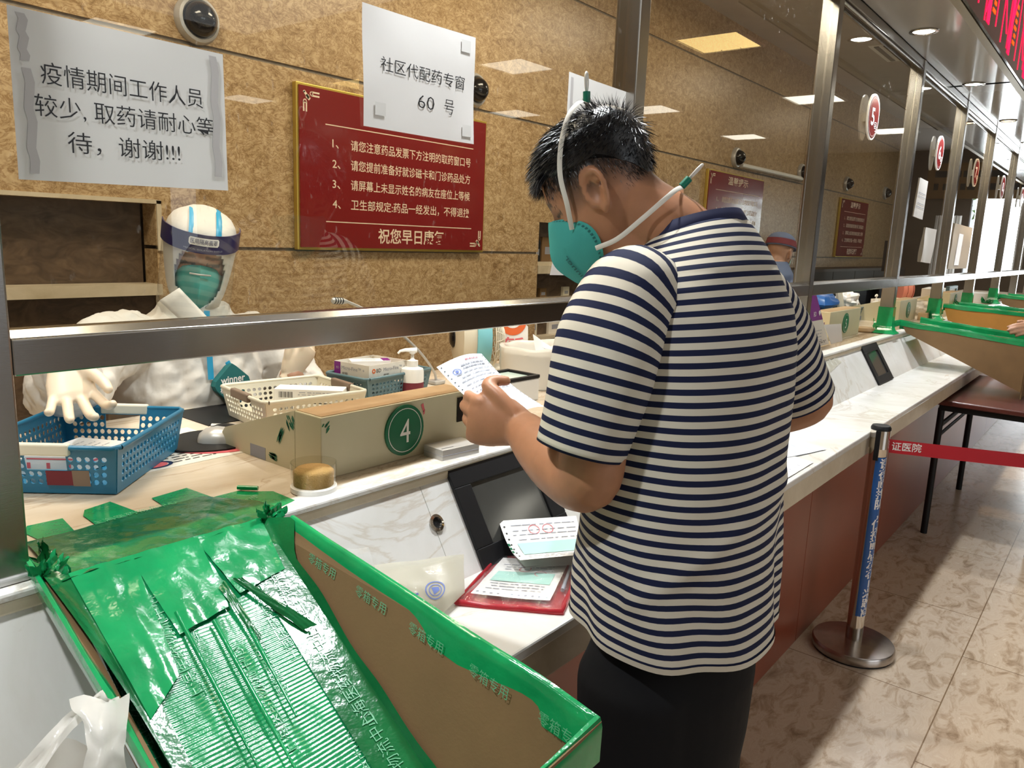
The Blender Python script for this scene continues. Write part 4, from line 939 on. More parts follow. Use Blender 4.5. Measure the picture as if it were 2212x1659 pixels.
b = MB(); b.grid(lambda u, v: bagfn(u, v, 0.012), 18, 22, 'bagfilm'); b.grid(lambda u, v: bagfn(u, v, 0.0)-V((0, 0, 0.001)), 10, 12, 'bagfilm'); b.build('film_sleeve', t, smooth=60)
b = MB(); f = lambda a, c, h=0: bagfn(a, c, 0.0135)
b.disc(f, 0.15, 'inkblue', 0.66, 0.66, 26, 0.132, ry=0.10); b.disc(f, 0.10, 'inkblue', 0.66, 0.66, 22, 0.085, ry=0.066)
b.poly([f(.60, .63), f(.72, .63), f(.69, .70), f(.63, .70)], 'inkblue'); b.text('华东医院', 0.05, lambda x, y, h=0: f(.72-y*2.2, .22+x), 'inkblue', 0, 0, 'L', 0.0, width=0.26) if False else b.lines(lambda x, y, h=0: f(y, x), .20, .5, [.60, .66], 'inkblue', 0.03)
b.build('blue_emblem', t)
b = MB(); b.grid(lambda u, v: lerp(lerp(V((0.690, 0.985, 0.990)), V((0.680, 0.90, 0.935)), u), lerp(V((0.83, 0.965, 0.965)), V((0.80, 0.90, 0.925)), u), v) + V((0, -0.4, 0.9))*(0.012*math.sin(PI*u)*math.sin(PI*v)+0.006*noise.noise(V((u*4, v*4, 0)))), 14, 14, 'bagthin')
tag(b.build('clear_bag', smooth=60), 'crumpled clear plastic bag at the lip above the cream bag with the emblem', 'bag')
def deco_form(b, f, W, H): b.lines(f, W*.1, W*.9, [H*(.1+.08*k) for k in range(10)], 'inkblue' if random.random() < .6 else 'inkred', 0.002, random.randint(1, 99))
slip('upper blue printed form on the shelf right of the striped shirt man', [(2.22, 0.80, SZ+0.006), (2.30, 0.865, SZ+0.006), (2.60, 0.83, SZ+0.004), (2.55, 0.71, SZ+0.004)], 'paperblue', 'paper_form', 'forms on the far shelf', deco_form)
slip('lower white printed form at the shelf edge right of the striped shirt man', [(2.02, 0.79, SZ+0.003), (2.04, 0.69, SZ+0.003), (2.36, 0.69, SZ+0.003), (2.40, 0.80, SZ+0.003)], 'paper', 'paper_form', 'forms on the far shelf', deco_form)

# ------------------------------------------------------------ taped cardboard chutes
def quadgrid(b, A, B_, C_, D_, m, nu=12, nv=12, rough=0.0, push=None, sc=14):
    A, B_, C_, D_ = V(A), V(B_), V(C_), V(D_); n = (B_-A).cross(D_-A).normalized()
    def fn(u, v):
        p = lerp(lerp(A, B_, u), lerp(D_, C_, u), v); return p + n*(rough*noise.noise(p*sc) + (push(u, v) if push else 0))
    b.grid(fn, nu, nv, m); return fn
def edge_tape(b, p, q, w_in, w_out, side, m, seed=0, nl=26, down=None, off=0.0062):
    """tape folded over a wall edge p-q; side = outward direction of the wall"""
    p, q, side = V(p), V(q), V(side).normalized(); dn = V(down) if down else V((0, 0, -1)); rd = random.Random(seed)
    prof = [(-1, w_in), (-1, w_in*0.5), (-1, 0.006), (-0.4, -0.004), (0.4, -0.004), (1, 0.006), (1, w_out*0.5), (1, w_out)]
    def fn(u, v):
        i = min(len(prof)-2, int(v*(len(prof)-1))); t = v*(len(prof)-1)-i
        s_ = lerp(prof[i][0], prof[i+1][0], t); d_ = lerp(prof[i][1], prof[i+1][1], t)
        c = lerp(p, q, u); k = noise.noise(c*9+V((seed, v*2, 0)))
        edgew = 1 + (0.22*noise.noise(c*6+V((seed*3, s_*5, 1))) if v < 0.05 or v > 0.95 else 0)
        return c + side*(s_*(off+0.0025*k)) + dn*(d_*edgew) + V((0, 0, 0.0035*k))
    b.grid(fn, nl, 21, m)
FLOORPRINT = '上海医药物流中心'
def chute(name, label, bl, br, fl, fr_, zb, zf, ztb, ztf, card, near=False, cat='chute'):
    """bl, br, fl, fr_: (x, y) of the floor corners at back left, back right, front left, front right"""
    t = thing(name, label, cat, ((bl[0]+br[0])/2, bl[1], zb), 'green taped cardboard chutes at the windows')
    BL, BR, FL, FR = V((*bl[:2], zb)), V((*br[:2], zb)), V((*fl[:2], zf)), V((*fr_[:2], zf))
    lw = near and V((-0.022, 0.005, 0)) or V((0, 0, 0)); rw = near and V((0.017, -0.05, 0)) or V((0, 0, 0))
    TBL, TBR = V((bl[0], bl[1]+(0.04 if near else 0.04), ztb))+lw, V((br[0], br[1], ztb+(-0.002 if near else 0)))+rw
    TFL, TFR = V((fl[0], fl[1], ztf)), V((fr_[0], fr_[1], ztf))
    if near: TFL = V((0.271, 0.40, 0.955)); TFR = V((0.655, 0.385, 0.990))
    def S(u, s, h=0.0):
        p = lerp(lerp(BL, BR, u), lerp(FL, FR, u), s)
        sag = -0.006*math.sin(PI*min(1, s))*math.sin(PI*u); return p + V((0, -0.45, 0.89))*(h+sag)
    # corrugated floor under its green film
    L = (FL-BL).length; nr = int(L/0.0056) if near else 40; b = MB()
    creases = [0.30, 0.52, 0.60]
    def flo(u, s):
        h = 0.00026*math.sin(2*PI*s*nr)*max(0, min(1, (s-0.12)*5)) if near else 0
        if near:
            h += 0.0012*noise.noise(V((u*11, s*9, 0))) + 0.002*max(0, 1-s*4)*noise.noise(V((u*7, s*16, 4)))
            for k, c in enumerate(creases):
                d = u-(c-0.05*s+0.02*math.sin(s*5+k)); h += 0.0022*math.exp(-(d/0.006)**2)*(1 if k < 2 or s < 0.55 else 0)
        return S(u, s, h)
    b.grid(flo, 40 if near else 12, nr*4 if near else 20, 'greenfilm')
    if near:
        rd = random.Random(11)
        for (u, s0) in ((0.10, 0.10), (0.10, 0.62), (0.33, 0.02), (0.35, 0.44), (0.36, 0.86), (0.58, 0.20), (0.60, 0.64), (0.82, 0.04), (0.84, 0.46), (0.86, 0.86)):
            u += rd.uniform(-.02, .02); Wd = (BR-BL).length
            fn = lambda x, y, h=0, u=u, s0=s0: flo(u - y/Wd, s0+0.34-x/L) + V((0, -0.45, 0.89))*0.0009
            b.text('上海医药物流中心', 0.021, fn, 'tapetext', 0.0, 0.012, 'L', -0.006); b.text('零箱专用', 0.019, fn, 'tapetext', 0.075, -0.016, 'L', -0.006)
    b.build('taped_floor', t, smooth=50)
    for nm, (p0, p1, q0, q1), out in (('left_wall', (BL, FL, TBL, TFL), (-1, 0, 0)), ('right_wall', (BR, FR, TBR, TFR), (1, 0, 0))):
        b = MB(); o = V(out)*0.0045; pts = [q0, q1, p1-V((0, 0, 0.01)), p0-V((0, 0, 0.01))]
        b.prism([p-o*0.2 for p in pts] if out[0] > 0 else [p-o*0.2 for p in pts][::-1], o, card); b.build(nm, t)
    b = MB(); b.prism([TFL, TFR, FR, FL], (0, -0.0045, 0), card); b.prism([FL, FR, FR+V((0, 0, -0.07 if near else 0.752-zf)), FL+V((0, 0, -0.07 if near else 0.752-zf))], (0, -0.0045, 0), card); b.build('front_wall', t)
    for nm, p, q_, sd, wi, wo, sdn in (('edge_tape', TBL, TFL, (-1, 0, 0), 0.046, 0.028, 1), ('edge_tape', TBR, TFR, (1, 0, 0), 0.040, 0.030, 2), ('edge_tape', TFL, TFR, (0, -1, 0), 0.025, 0.045, 3)):
        b = MB(); edge_tape(b, p, q_, wi, wo, sd, 'greentape', sdn, 40 if near else 20, (near and sdn < 3) and ((0.22, 0, -0.97) if sdn == 1 else (-0.24, 0, -0.97)) or None)
        if near and sdn == 2:
            rdt = random.Random(4)
            for k in range(5):
                s_ = 0.12+0.19*k; c = lerp(p, q_, s_); ax = (q_-p).normalized()
                b.text('零箱专用', 0.016, lambda x, y, h=0, c=c, ax=ax: c - V((0.0115, 0, 0)) + ax*x + V((0.24, 0, 0.97))*(-0.034+y), 'tapetext', 0, 0, 'L', -0.006)
        b.build(nm, t, smooth=60)
    b = MB()     # green strips that close the floor to wall corners
    for (u0, p0, p1, q0, q1, kk) in ((0.0, BL, FL, TBL, TFL, 1), (1.0, BR, FR, TBR, TFR, 2)):
        sg = 1 if u0 == 0 else -1
        def cs(a, s, u0=u0, p0=p0, p1=p1, q0=q0, q1=q1, sg=sg):
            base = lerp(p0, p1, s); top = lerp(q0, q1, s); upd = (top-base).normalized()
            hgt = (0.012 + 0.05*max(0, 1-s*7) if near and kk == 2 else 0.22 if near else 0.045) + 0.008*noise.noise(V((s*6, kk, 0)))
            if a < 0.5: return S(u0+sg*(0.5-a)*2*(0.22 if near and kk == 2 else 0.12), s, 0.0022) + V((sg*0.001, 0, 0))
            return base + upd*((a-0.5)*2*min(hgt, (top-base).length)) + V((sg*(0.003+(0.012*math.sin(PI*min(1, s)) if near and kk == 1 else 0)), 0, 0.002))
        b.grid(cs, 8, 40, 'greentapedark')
        if near and kk == 2:
            for k in range(4):
                s0 = 0.15+0.22*k
                b.text('上海医药物流中心', 0.021, lambda x, y, h=0, s0=s0: S(1.0-(0.02+y)/0.26, s0+0.2-x/L, 0.0035), 'tapetext', 0, 0.004, 'L', -0.006)
    b.build('corner_tape', t, smooth=60)
    return t
ch = chute('cardboard_chute', 'large green taped cardboard chute in the foreground, sloping from the counter towards the viewer', (0.357, 0.994), (0.643, 0.994), (0.312, 0.40), (0.573, 0.40), 1.060, 0.775, 1.072, 0.96, 'card', True)
b = MB()       # tape laps onto the worktop
for pts, z in (([(0.385, 1.204), (0.398, 1.23), (0.446, 1.227), (0.436, 1.152), (0.392, 1.143)], 1.0512), ([(0.471, 1.215), (0.483, 1.239), (0.527, 1.25), (0.539, 1.147), (0.483, 1.101), (0.466, 1.131)], 1.0518),
               ([(0.581, 1.221), (0.647, 1.23), (0.654, 1.142), (0.579, 1.109), (0.577, 1.177)], 1.0518), ([(0.648, 1.154), (0.705, 1.155), (0.723, 1.127), (0.74, 1.111), (0.739, 1.047), (0.685, 1.029), (0.597, 1.032)], 1.0524)):
    b.poly([V((x, y, z)) for x, y in pts][::-1], 'greentape')
mp = [(0.371, 1.157), (0.434, 1.155), (0.533, 1.164), (0.641, 1.163), (0.692, 1.08), (0.697, 1.035)]
def lap(u, v):
    i = min(len(mp)-2, int(u*(len(mp)-1))); tt = u*(len(mp)-1)-i
    a = lerp(V((*mp[i], 1.0535)), V((*mp[i+1], 1.0535)), tt); e = V((lerp(0.352, 0.648, u), 0.985, 1.0585))
    p = lerp(a, e, v); return p + V((0, 0, 0.0015+0.0012*noise.noise(p*70)+0.0035*noise.noise(p*30)*v))
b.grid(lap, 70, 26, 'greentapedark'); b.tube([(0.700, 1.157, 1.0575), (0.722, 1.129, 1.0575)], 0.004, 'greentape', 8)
f = lambda x, y, h=0: V((0.46+0.83*x-0.2*y, 1.17+0.03*x+0.8*y, 1.0565)); b.text('上海医药物流中心', 0.02, f, 'tapetext', 0.0, -0.02, 'L', -0.006); b.text('零箱专用', 0.02, lambda x, y, h=0: V((0.64+0.8*x, 1.08+0.25*x+0.8*y, 1.0535)), 'tapetext', 0, 0, 'L', -0.006)
b.build('lap_tape', ch, smooth=60)
def crumple(c, r, n, seed, m='greentape'):
    """gathered tape end: a few folded leaves"""
    b = MB(); rd = random.Random(seed); c = V(c)
    for k in range(n):
        a = 2*PI*rd.random(); d = V((math.cos(a), math.sin(a), 0.6+0.8*rd.random())).normalized(); s_ = d.cross(V((0, 0, 1))).normalized(); o = c+V((rd.uniform(-1, 1), rd.uniform(-1, 1), rd.uniform(-1, 1)))*r*0.4
        b.grid(lambda u, v: o + d*(r*v*1.1) + s_*(r*0.6*(u-.5)*(1.15-v)) + V((0, 0, 1))*(r*0.25*math.sin(u*PI*2+k)) + V((noise.noise(V((u*3+k, v*3, 1))), noise.noise(V((u*3, v*3+k, 2))), 0))*r*0.18, 8, 8, m)
    return b
b = crumple((0.345, 1.015, 1.055), 0.030, 7, 2); b.build('gathered_tape', ch, smooth=60)
b = crumple((0.655, 0.998, 1.052), 0.028, 6, 5); b.build('gathered_tape', ch, smooth=60)
b = crumple((0.37, 1.06, 1.052), 0.028, 5, 8, 'greentapedark'); b.build('gathered_tape', ch, smooth=60)
b = MB()       # loose creased flaps on the upper film
def flap(pts, m='greentape'): b.grid(lambda u, v: lerp(lerp(V(pts[0]), V(pts[1]), u), lerp(V(pts[3]), V(pts[2]), u), v) + V((0, -0.45, 0.89))*(0.0015*math.sin(PI*u)*math.sin(PI*v)+0.0022*noise.noise(V((u*4+pts[0][0]*90, v*5, 3)))), 14, 14, m)
def SF(u, s, h): 
    BL, BR, FL, FR = V((0.357, 0.994, 1.060)), V((0.643, 0.994, 1.060)), V((0.312, 0.40, 0.775)), V((0.573, 0.40, 0.775))
    return lerp(lerp(BL, BR, u), lerp(FL, FR, u), s) + V((0, -0.45, 0.89))*h
flap([SF(.02, .0, .004), SF(.30, .0, .004), SF(.24, .30, .0025), SF(.06, .36, .0035)]); flap([SF(.28, .0, .004), SF(.62, .0, .004), SF(.58, .20, .002), SF(.32, .22, .002)]); flap([SF(.60, .0, .004), SF(.98, .0, .004), SF(.94, .16, .003), SF(.66, .18, .003)])
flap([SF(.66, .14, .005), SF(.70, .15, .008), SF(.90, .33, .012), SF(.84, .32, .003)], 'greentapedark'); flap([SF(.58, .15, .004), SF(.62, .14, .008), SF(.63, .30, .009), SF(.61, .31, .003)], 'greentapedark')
for (u, s, l) in ((0.35, 0.17, 0.62), (0.48, 0.22, 0.60), (0.61, 0.26, 0.22)):
    b.tube([SF(u+0.02*k*0.1*-1, s+l*k/10, 0.0035) for k in range(11)], [0.0018+0.0012*(k < 5) for k in range(11)], 'greentape', 6, flat=0.6)
b.build('creased_film', ch, smooth=60)

t1 = chute('cardboard_chute', 'green edged cardboard chute on the dark red folding table, second from the foreground', (4.86, 0.994), (5.20, 0.994), (4.86, 0.40), (5.20, 0.40), 1.06, 0.800, 1.118, 1.066, 'card')
t2 = chute('cardboard_chute', 'orange brown cardboard chute with green edges, behind the one on the folding table', (6.10, 0.994), (6.45, 0.994), (6.10, 0.40), (6.45, 0.40), 1.06, 0.85, 1.160, 1.14, 'cardorange')
t3 = chute('cardboard_chute', 'farthest green edged cardboard chute, at the right edge of the picture', (8.84, 0.994), (9.2, 0.994), (8.84, 0.40), (9.2, 0.40), 1.06, 0.85, 1.14, 1.11, 'card')
def post_tape(x, y, tch, seed):
    b = MB(); 
    b.loft([[V((x-0.05-e, 1.033-e, z)), V((x+e, 1.033-e, z)), V((x+e, 1.107+e, z)), V((x-0.05-e, 1.107+e, z))] for z, e in ((1.20, 0.002), (1.15, 0.003), (1.10, 0.004), (1.07, 0.012), (1.054, 0.03))], 'greentape', caps=False)
    c = crumple((x-0.03, 1.12, 1.054), 0.07, 4, seed); b2 = len(b.v); b.add(c.v, c.f, 'greentape')
    b.build('post_tape', tch, smooth=50)
post_tape(4.71, 0, t1, 1); post_tape(6.03, 0, t2, 2); post_tape(7.32, 0, t2, 3); post_tape(8.78, 0, t3, 4)
for t_, xs in ((t1, (4.72, 4.86)), (t2, (6.04, 6.10)), (t3, (8.79, 8.84))):
    b = MB(); edge_tape(b, (xs[0], 1.04, 1.115), (xs[1], 1.035, 1.118), 0.03, 0.03, (0, -1, 0), 'greentape', 7, 8); b.build('edge_tape', t_, smooth=60)

# white carrier bag at the lower left, hung by its handle on the chute's corner
t = thing('carrier_bag', 'white plastic carrier bag with loop handles at the lower left, beside the green chute', 'bag', (0.235, 0.72, 0.857))
def rib(pts, wd, seed):
    b.grid(lambda u, v: smooth_at(pts, v) + V((0.62, -0.78, 0.12))*((u-.5)*wd*(0.55+0.9*abs(v-.5))) + V((0, 0, 1))*0.004*math.sin(u*7+v*5) + V((1, 1, 0))*0.006*noise.noise(V((u*3, v*5, seed))), 8, 20, 'bagwhite')
def smooth_at(pts, v):
    pp = smoothpath(pts, 8); i = v*(len(pp)-1); k = min(len(pp)-2, int(i)); return lerp(pp[k], pp[k+1], i-k)
b = MB(); rib([(0.205, 0.768, 0.935), (0.229, 0.762, 0.970), (0.253, 0.765, 0.992), (0.280, 0.770, 1.009), (0.296, 0.757, 1.026), (0.298, 0.752, 1.024)], 0.034, 1); b.build('handle', t, smooth=60)
b = MB(); rib([(0.296, 0.755, 1.027), (0.288, 0.728, 1.022), (0.281, 0.708, 1.010), (0.274, 0.697, 0.995), (0.268, 0.69, 0.965), (0.262, 0.69, 0.93)], 0.062, 2); b.build('handle', t, smooth=60)
b = MB()
def bagbody(u, v):
    a = 2*PI*u; z = lerp(0.858, 0.96, v); k = 1 + 0.12*math.sin(a*3+v*4)+0.1*noise.noise(V((math.cos(a)*2, math.sin(a)*2, v*4)))
    r_ = lerp(0.062, 0.048, v)*k; return V((0.238+r_*1.25*math.cos(a), 0.755+r_*math.sin(a), z+0.012*v*math.sin(a*2)))
b.grid(bagbody, 36, 14, 'bagwhite'); b.build('body', t, smooth=60)

# ------------------------------------------------------------ queue stanchion, belt, folding table
def stanchion(x, y, label):
    t = thing('queue_stanchion', label, 'stanchion', (x, y, 0))
    b = MB(); b.lathe([(0.144, 0.006), (0.147, 0.010), (0.147, 0.034), (0.143, 0.040), (0.06, 0.046), (0.03, 0.048)], (x, y, 0), 'chromedark', 48); b.build('base', t, smooth=35)
    b = MB(); b.lathe([(0.142, 0.0), (0.142, 0.008)], (x, y, 0), 'black', 48); b.build('foot_ring', t)
    b = MB(); b.lathe([(0.030, 0.046), (0.030, 0.86), (0.0315, 0.862), (0.0315, 0.868)], (x, y, 0), 'chrome', 36); b.build('post', t, smooth=40)
    b = MB(); b.lathe([(0.0335, 0.80), (0.0335, 0.872)], (x, y, 0), 'chrome', 36); b.lathe([(0.0340, 0.868), (0.0345, 0.876), (0.030, 0.884), (0.0, 0.886)], (x, y, 0), 'black', 36)
    a0 = math.atan2(-0.6, -0.8); b.prism([(x-0.034, y+0.006, 0.76), (x-0.034, y-0.010, 0.76), (x-0.034, y-0.010, 0.868), (x-0.034, y+0.006, 0.868)], (-0.006, 0, 0), 'black'); b.build('belt_head', t, smooth=40)
    return t
t = stanchion(2.962, 0.645, 'polished steel queue stanchion with a blue printed strip, holding the red belt')
b = MB(); a0 = math.radians(250)     # strip wraps part of the post
def strip(u, v): a = R(-176)+u*R(100); return V((2.962+0.0306*math.cos(a), 0.645+0.0306*math.sin(a), 0.15+0.62*v))
b.grid(strip, 14, 4, 'blueband')
txt = '请在此排队，保持前后左右1米距离'; nch = len(txt)
for i, c in enumerate(txt):
    b.text(c, 0.040, lambda x, y, h=0, i=i: (lambda a: V((2.962+0.0312*math.cos(a), 0.645+0.0312*math.sin(a), 0.745-i*0.0388+y)))(R(-110)+x/0.031), 'paper', 0, -0.012, 'C', 0.03)
b.build('printed_strip', t, smooth=60)
b = MB(); p, q_ = V((2.985, 0.615, 0.833)), V((3.90, -1.18, 0.833))
b.grid(lambda u, v: lerp(p, q_, u) + V((0, 0, -0.05*v - 0.02*math.sin(PI*u))), 30, 3, 'belt')
dirn = (q_-p).normalized(); nrm = V((dirn.y, -dirn.x, 0)) 
for s_ in (1, -1): b.text('证医院', 0.034, lambda x, y, h=0, s_=s_: p + dirn*(0.008+x) + V((0, 0, -0.041+y)) + V((-dirn.y, dirn.x, 0))*(-0.0012), 'paper', 0, 0.004, 'L', 0.012) if s_ == 1 else None
tag(b.build('queue_belt'), 'red retractable queue belt with white lettering stretching from the stanchion to the right', 'belt')
stanchion(3.93, -1.22, 'second queue stanchion at the other end of the red belt')
t = thing('folding_table', 'dark red folding table with black steel legs under the second cardboard chute', 'table', (5.1, 0.47, 0))
b = MB(); b.box(4.50, 5.68, 0.19, 0.74, 0.722, 0.75, 'tabletop'); b.build('table_top', t, bevel=0.006)
b = MB(); b.box(4.53, 5.65, 0.22, 0.72, 0.69, 0.722, 'black'); b.build('apron', t)
for x in (4.55, 5.60):
    for y in (0.23, 0.71):
        b = MB(); b.tube([(x, y, 0.70), (x, y, 0.0)], 0.017, 'black', 8); b.build('leg', t, smooth=50)
b = MB()
for y in (0.23, 0.71): b.tube([(4.57, y, 0.60), (5.58, y, 0.60)], 0.012, 'black', 8); b.tube([(4.57, y, 0.545), (5.58, y, 0.545)], 0.009, 'black', 8)
b.build('stretcher', t, smooth=50)

# ------------------------------------------------------------ far worktop clutter
t = thing('leaflet_stand', 'purple and white leaflet card standing on the worktop behind the steel post', 'leaflet', (3.6, 1.13, WZ))
b = MB(); f = frame((3.42, 1.115, WZ+0.004), V((1, 0.0, 0)), V((0, 0.08, 1)).normalized())
b.prism([f(0, 0, 0), f(0.42, 0, 0), f(0.19, 0.262, 0), f(0.02, 0.262, 0)], (0, 0.004, 0), 'brochure')
b.poly([f(0.01, 0.125, .001), f(0.309, 0.125, .001), f(0.19, 0.261, .001), f(0.02, 0.261, .001)], 'purple'); b.text('BD ❤'.replace('❤', ''), 0.030, lambda x, y, h=0: f(x, y, .002), 'paper', 0.175, 0.145, 'L', 0.01)
b.disc(f, 0.009, 'paper', 0.252, 0.161, 12, h=.002); b.disc(f, 0.009, 'paper', 0.266, 0.161, 12, h=.002); b.poly([f(0.244, 0.158, .002), f(0.259, 0.143, .002), f(0.274, 0.158, .002)], 'paper')
b.disc(f, 0.006, 'purple', 0.33, 0.105, 12, h=.002); b.lines(lambda x, y, h=0: f(x, y, .002), 0.10, 0.30, [0.03, 0.045, 0.06, 0.075], 'inkgrey', 0.003); b.lines(lambda x, y, h=0: f(x, y, .002), 0.05, 0.36, [0.015, 0.022], 'ink', 0.003, 5)
b.build('card', t)
b = MB(); b.prism([(3.45, 1.19, WZ), (3.80, 1.19, WZ), (3.62, 1.14, WZ+0.2), (3.45, 1.14, WZ+0.2)], (0, 0.003, 0), 'brochure'); b.build('back_strut', t)
def poster(label, x, y, w_, h): 
    b = MB(); f = frame((x, y, WZ+0.002), (1, 0, 0), (0, 0.04, 1)); b.prism([f(0, 0, 0), f(w_, 0, 0), f(w_, h, 0), f(0, h, 0)], (0, 0.004, 0), 'brochure')
    b.rect(f, w_*.86, w_, h*.2, h*.95, 'purple', 0.001); b.lines(lambda a, c, hh=0: f(a, c, .001), 0.03, w_*.8, [h*k for k in (.12, .2, .28, .42, .5, .62, .7, .86)], 'inkgrey', 0.005, 9); b.rect(f, w_*.35, w_*.8, h*.46, h*.475, 'ink', 0.0012)
    tag(b.build('leaflet'), label, 'leaflet')
poster('tall white and lilac leaflet between the striped shirt and the steel post', 2.88, 1.12, 0.26, 0.25)
slip('plain white sheet propped against the cream stand beside the purple leaflet', [(3.86, 1.112, WZ+0.002), (4.045, 1.112, WZ+0.002), (4.07, 1.135, WZ+0.086), (3.79, 1.135, WZ+0.098)], 'paper', 'paper_sheet')
stand(3.98, 4.52, 1.165, 1.25, 0.145, 1.55, '5', 'cream stand with a green disc half hidden by a white sheet, by the purple leaflet')
stand(5.45, 5.93, 1.17, 1.25, 0.145, 1.62, '6', 'cream stand with a green disc just past the green taped post')
stand(7.10, 7.62, 1.165, 1.25, 0.145, 1.5, '7', 'cream stand with a green disc beyond the white bag, before the second taped post')
t, T = basket('perforated_basket', 'dull teal perforated basket of papers behind the second cream stand', V((5.15, 1.56, WZ)), R(0), 0.75, 0.33, 0.085, 'teal', 'teal', 20, 10, 4, None, (0, 0))
b = MB()
def lump(c, r, m, seed, sq=(1, 1, 1), amp=0.35, n=16):
    c = V(c); rings = []
    for i in range(n+1):
        th = PI*i/n
        rings.append([c + V((sq[0]*math.sin(th)*math.cos(a), sq[1]*math.sin(th)*math.sin(a), sq[2]*math.cos(th)))*(r*(1+amp*noise.noise(V((math.sin(th)*math.cos(a)*1.8, math.sin(th)*math.sin(a)*1.8, math.cos(th)*1.8+seed))))) for a in [2*PI*k/n for k in range(n)]])
    b.loft(rings, m, caps=False)
lump((4.95, 1.52, 1.185), 0.085, 'seamdark' if False else 'blueband', 3, (1.9, 1, 0.75)); tag(b.build('blue_pouch', smooth=25), 'crumpled blue cloth pouch resting in the far teal basket', 'pouch')
b = MB(); lump((5.52, 1.52, 1.175), 0.070, 'paper', 9, (1.8, 1, 0.9), 0.8); tag(b.build('crumpled_paper', smooth=15), 'crumpled white paper in the far teal basket beside the blue pouch', 'paper')
b = MB(); b.tube([(5.18, 1.45, 1.11), (5.14, 1.47, 1.24)], 0.022, 'offwhite', 8); tag(b.build('ivory_tube', smooth=40), 'ivory paper roll leaning between the blue pouch and the crumpled paper', 'paper roll')
b = MB(); b.tube(smoothpath([(5.55, 1.62, 1.12), (5.62, 1.60, 1.18), (5.82, 1.56, 1.19), (5.92, 1.53, 1.10)]), 0.007, 'silver', 8); tag(b.build('wire_loop', smooth=60), 'white wire looping out of the far teal basket', 'cable')
pump('white pump bottle in front of the dark chairs, left of the second taped post', 6.2, 1.50, 1.4, R(0))
fan(7.6, 1.62, 1.175, 0.12, R(-38), 'pink', 'pink', 'pink', 'pink desk fan seen under the steel rail past the second post', cab=None)
b = MB(); lump((6.42, 1.22, 1.105), 0.075, 'bagwhite', 4, (2.2, 1.2, 0.62), 0.5); tag(b.build('white_bag', smooth=40), 'crumpled white plastic bag on the worktop between two cream stands', 'bag')
carton('small_box', 'small white box on the worktop behind the green chute edge', rotz(V((6.18, 1.10, WZ)), R(5)), 0.12, 0.06, 0.03, 'paper')
carton('tan_box', 'small tan wooden block on the worktop behind the green chute edge', rotz(V((5.95, 1.12, WZ)), R(5)), 0.15, 0.06, 0.05, 'creamtape')
for k, (x, y, h, dz, m, lb) in enumerate(((6.55, 1.42, 0.05, 0, 'paper', 'lowest'), (6.60, 1.44, 0.04, 0.0515, 'brochure', 'topmost'))):
    carton('paper_pile', '%s pale bundle of papers under the pink fan' % lb, rotz(V((x, y, WZ+dz)), R(8-20*k)), 0.42, 0.22, h, m)
carton('white_carton', 'plain white carton beside the last taped post', rotz(V((8.95, 1.20, WZ)), R(4)), 0.36, 0.16, 0.09, 'paper')
carton('white_carton', 'ivory carton standing behind the blue framed holder', rotz(V((8.3, 1.5, WZ)), R(4)), 0.5, 0.16, 0.13, 'brochure')
t = thing('blue_frame_holder', 'blue framed card holder on the worktop past the third cream stand', 'frame', (8.0, 1.30, WZ))
b = MB()
for (x0, x1, z0, z1) in ((7.85, 8.25, 1.09, 1.115), (7.85, 8.25, 1.195, 1.22), (7.85, 7.90, 1.115, 1.195), (8.20, 8.25, 1.115, 1.195)): b.box(x0, x1, 1.30, 1.33, z0, z1, 'teal')
b.build('frame', t); b = MB(); b.box(7.90, 8.20, 1.31, 1.32, 1.115, 1.195, 'offwhite'); b.build('card', t); b = MB(); b.box(7.95, 8.15, 1.29, 1.37, WZ, 1.09, 'teal'); b.build('foot', t)
b = MB(); b.lathe([(0.05, 0), (0.06, 0.01), (0.06, 0.025), (0.02, 0.03)], (4.66, 1.17, WZ), 'creamtape', 24); tag(b.build('tan_coaster', smooth=40), 'flat tan round coaster on the worktop just before the taped post', 'coaster')
# dark swivel chairs behind the worktop
def chair(x, y, label, a=0.0):
    t = thing('office_chair', label, 'chair', (x, y, 0), 'black office chairs behind the worktop'); T = rotz(V((x, y, 0)), a)
    b = MB(); b.box(-0.24, 0.24, -0.24, 0.24, 0.44, 0.52, 'black', T); b.build('seat', t, bevel=0.03)
    b = MB(); b.box(-0.23, 0.23, 0.20, 0.27, 0.60, 1.20, 'black', T); b.build('backrest', t, bevel=0.03)
    b = MB(); b.tube([T @ V((0, 0, 0.1)), T @ V((0, 0, 0.44))], 0.03, 'black', 10); b.tube([T @ V((0, 0.2, 0.46)), T @ V((0, 0.26, 0.65))], 0.025, 'black', 8); b.build('column', t)
    b = MB()
    for k in range(5):
        d = V((math.cos(2*PI*k/5), math.sin(2*PI*k/5), 0)); b.tube([T @ V((0, 0, 0.11)), T @ (d*0.28+V((0, 0, 0.07)))], 0.02, 'black', 8); b.lathe([(0.025, 0), (0.025, 0.05)], T @ (d*0.28), 'black', 10)
    b.build('star_base', t)
    return t
chair(6.05, 2.2, 'black office chair back behind the far teal basket'); chair(7.05, 2.2, 'black office chair back behind the pink fan', 0.3); chair(8.25, 2.2, 'black office chair back behind the blue framed holder', -0.2); chair(10.6, 2.2, 'farthest black office chair behind the worktop', 0.1)
t = thing('back_cabinet', 'low black cabinet along the stone wall beyond the red notice boards', 'cabinet', (8.0, 2.7, 0))
b = MB(); b.box(5.4, 12.0, 2.58, 2.895, 0.0, 1.30, 'kick'); b.build('body', t)
for k in range(8): b = MB(); b.box(5.42+k*0.82, 6.22+k*0.82, 2.565, 2.58, 0.03, 1.27, 'black'); b.build('door', t)
t = thing('monitor', 'dark monitor behind the glass past the number five disc', 'monitor', (9.1, 2.1, WZ))
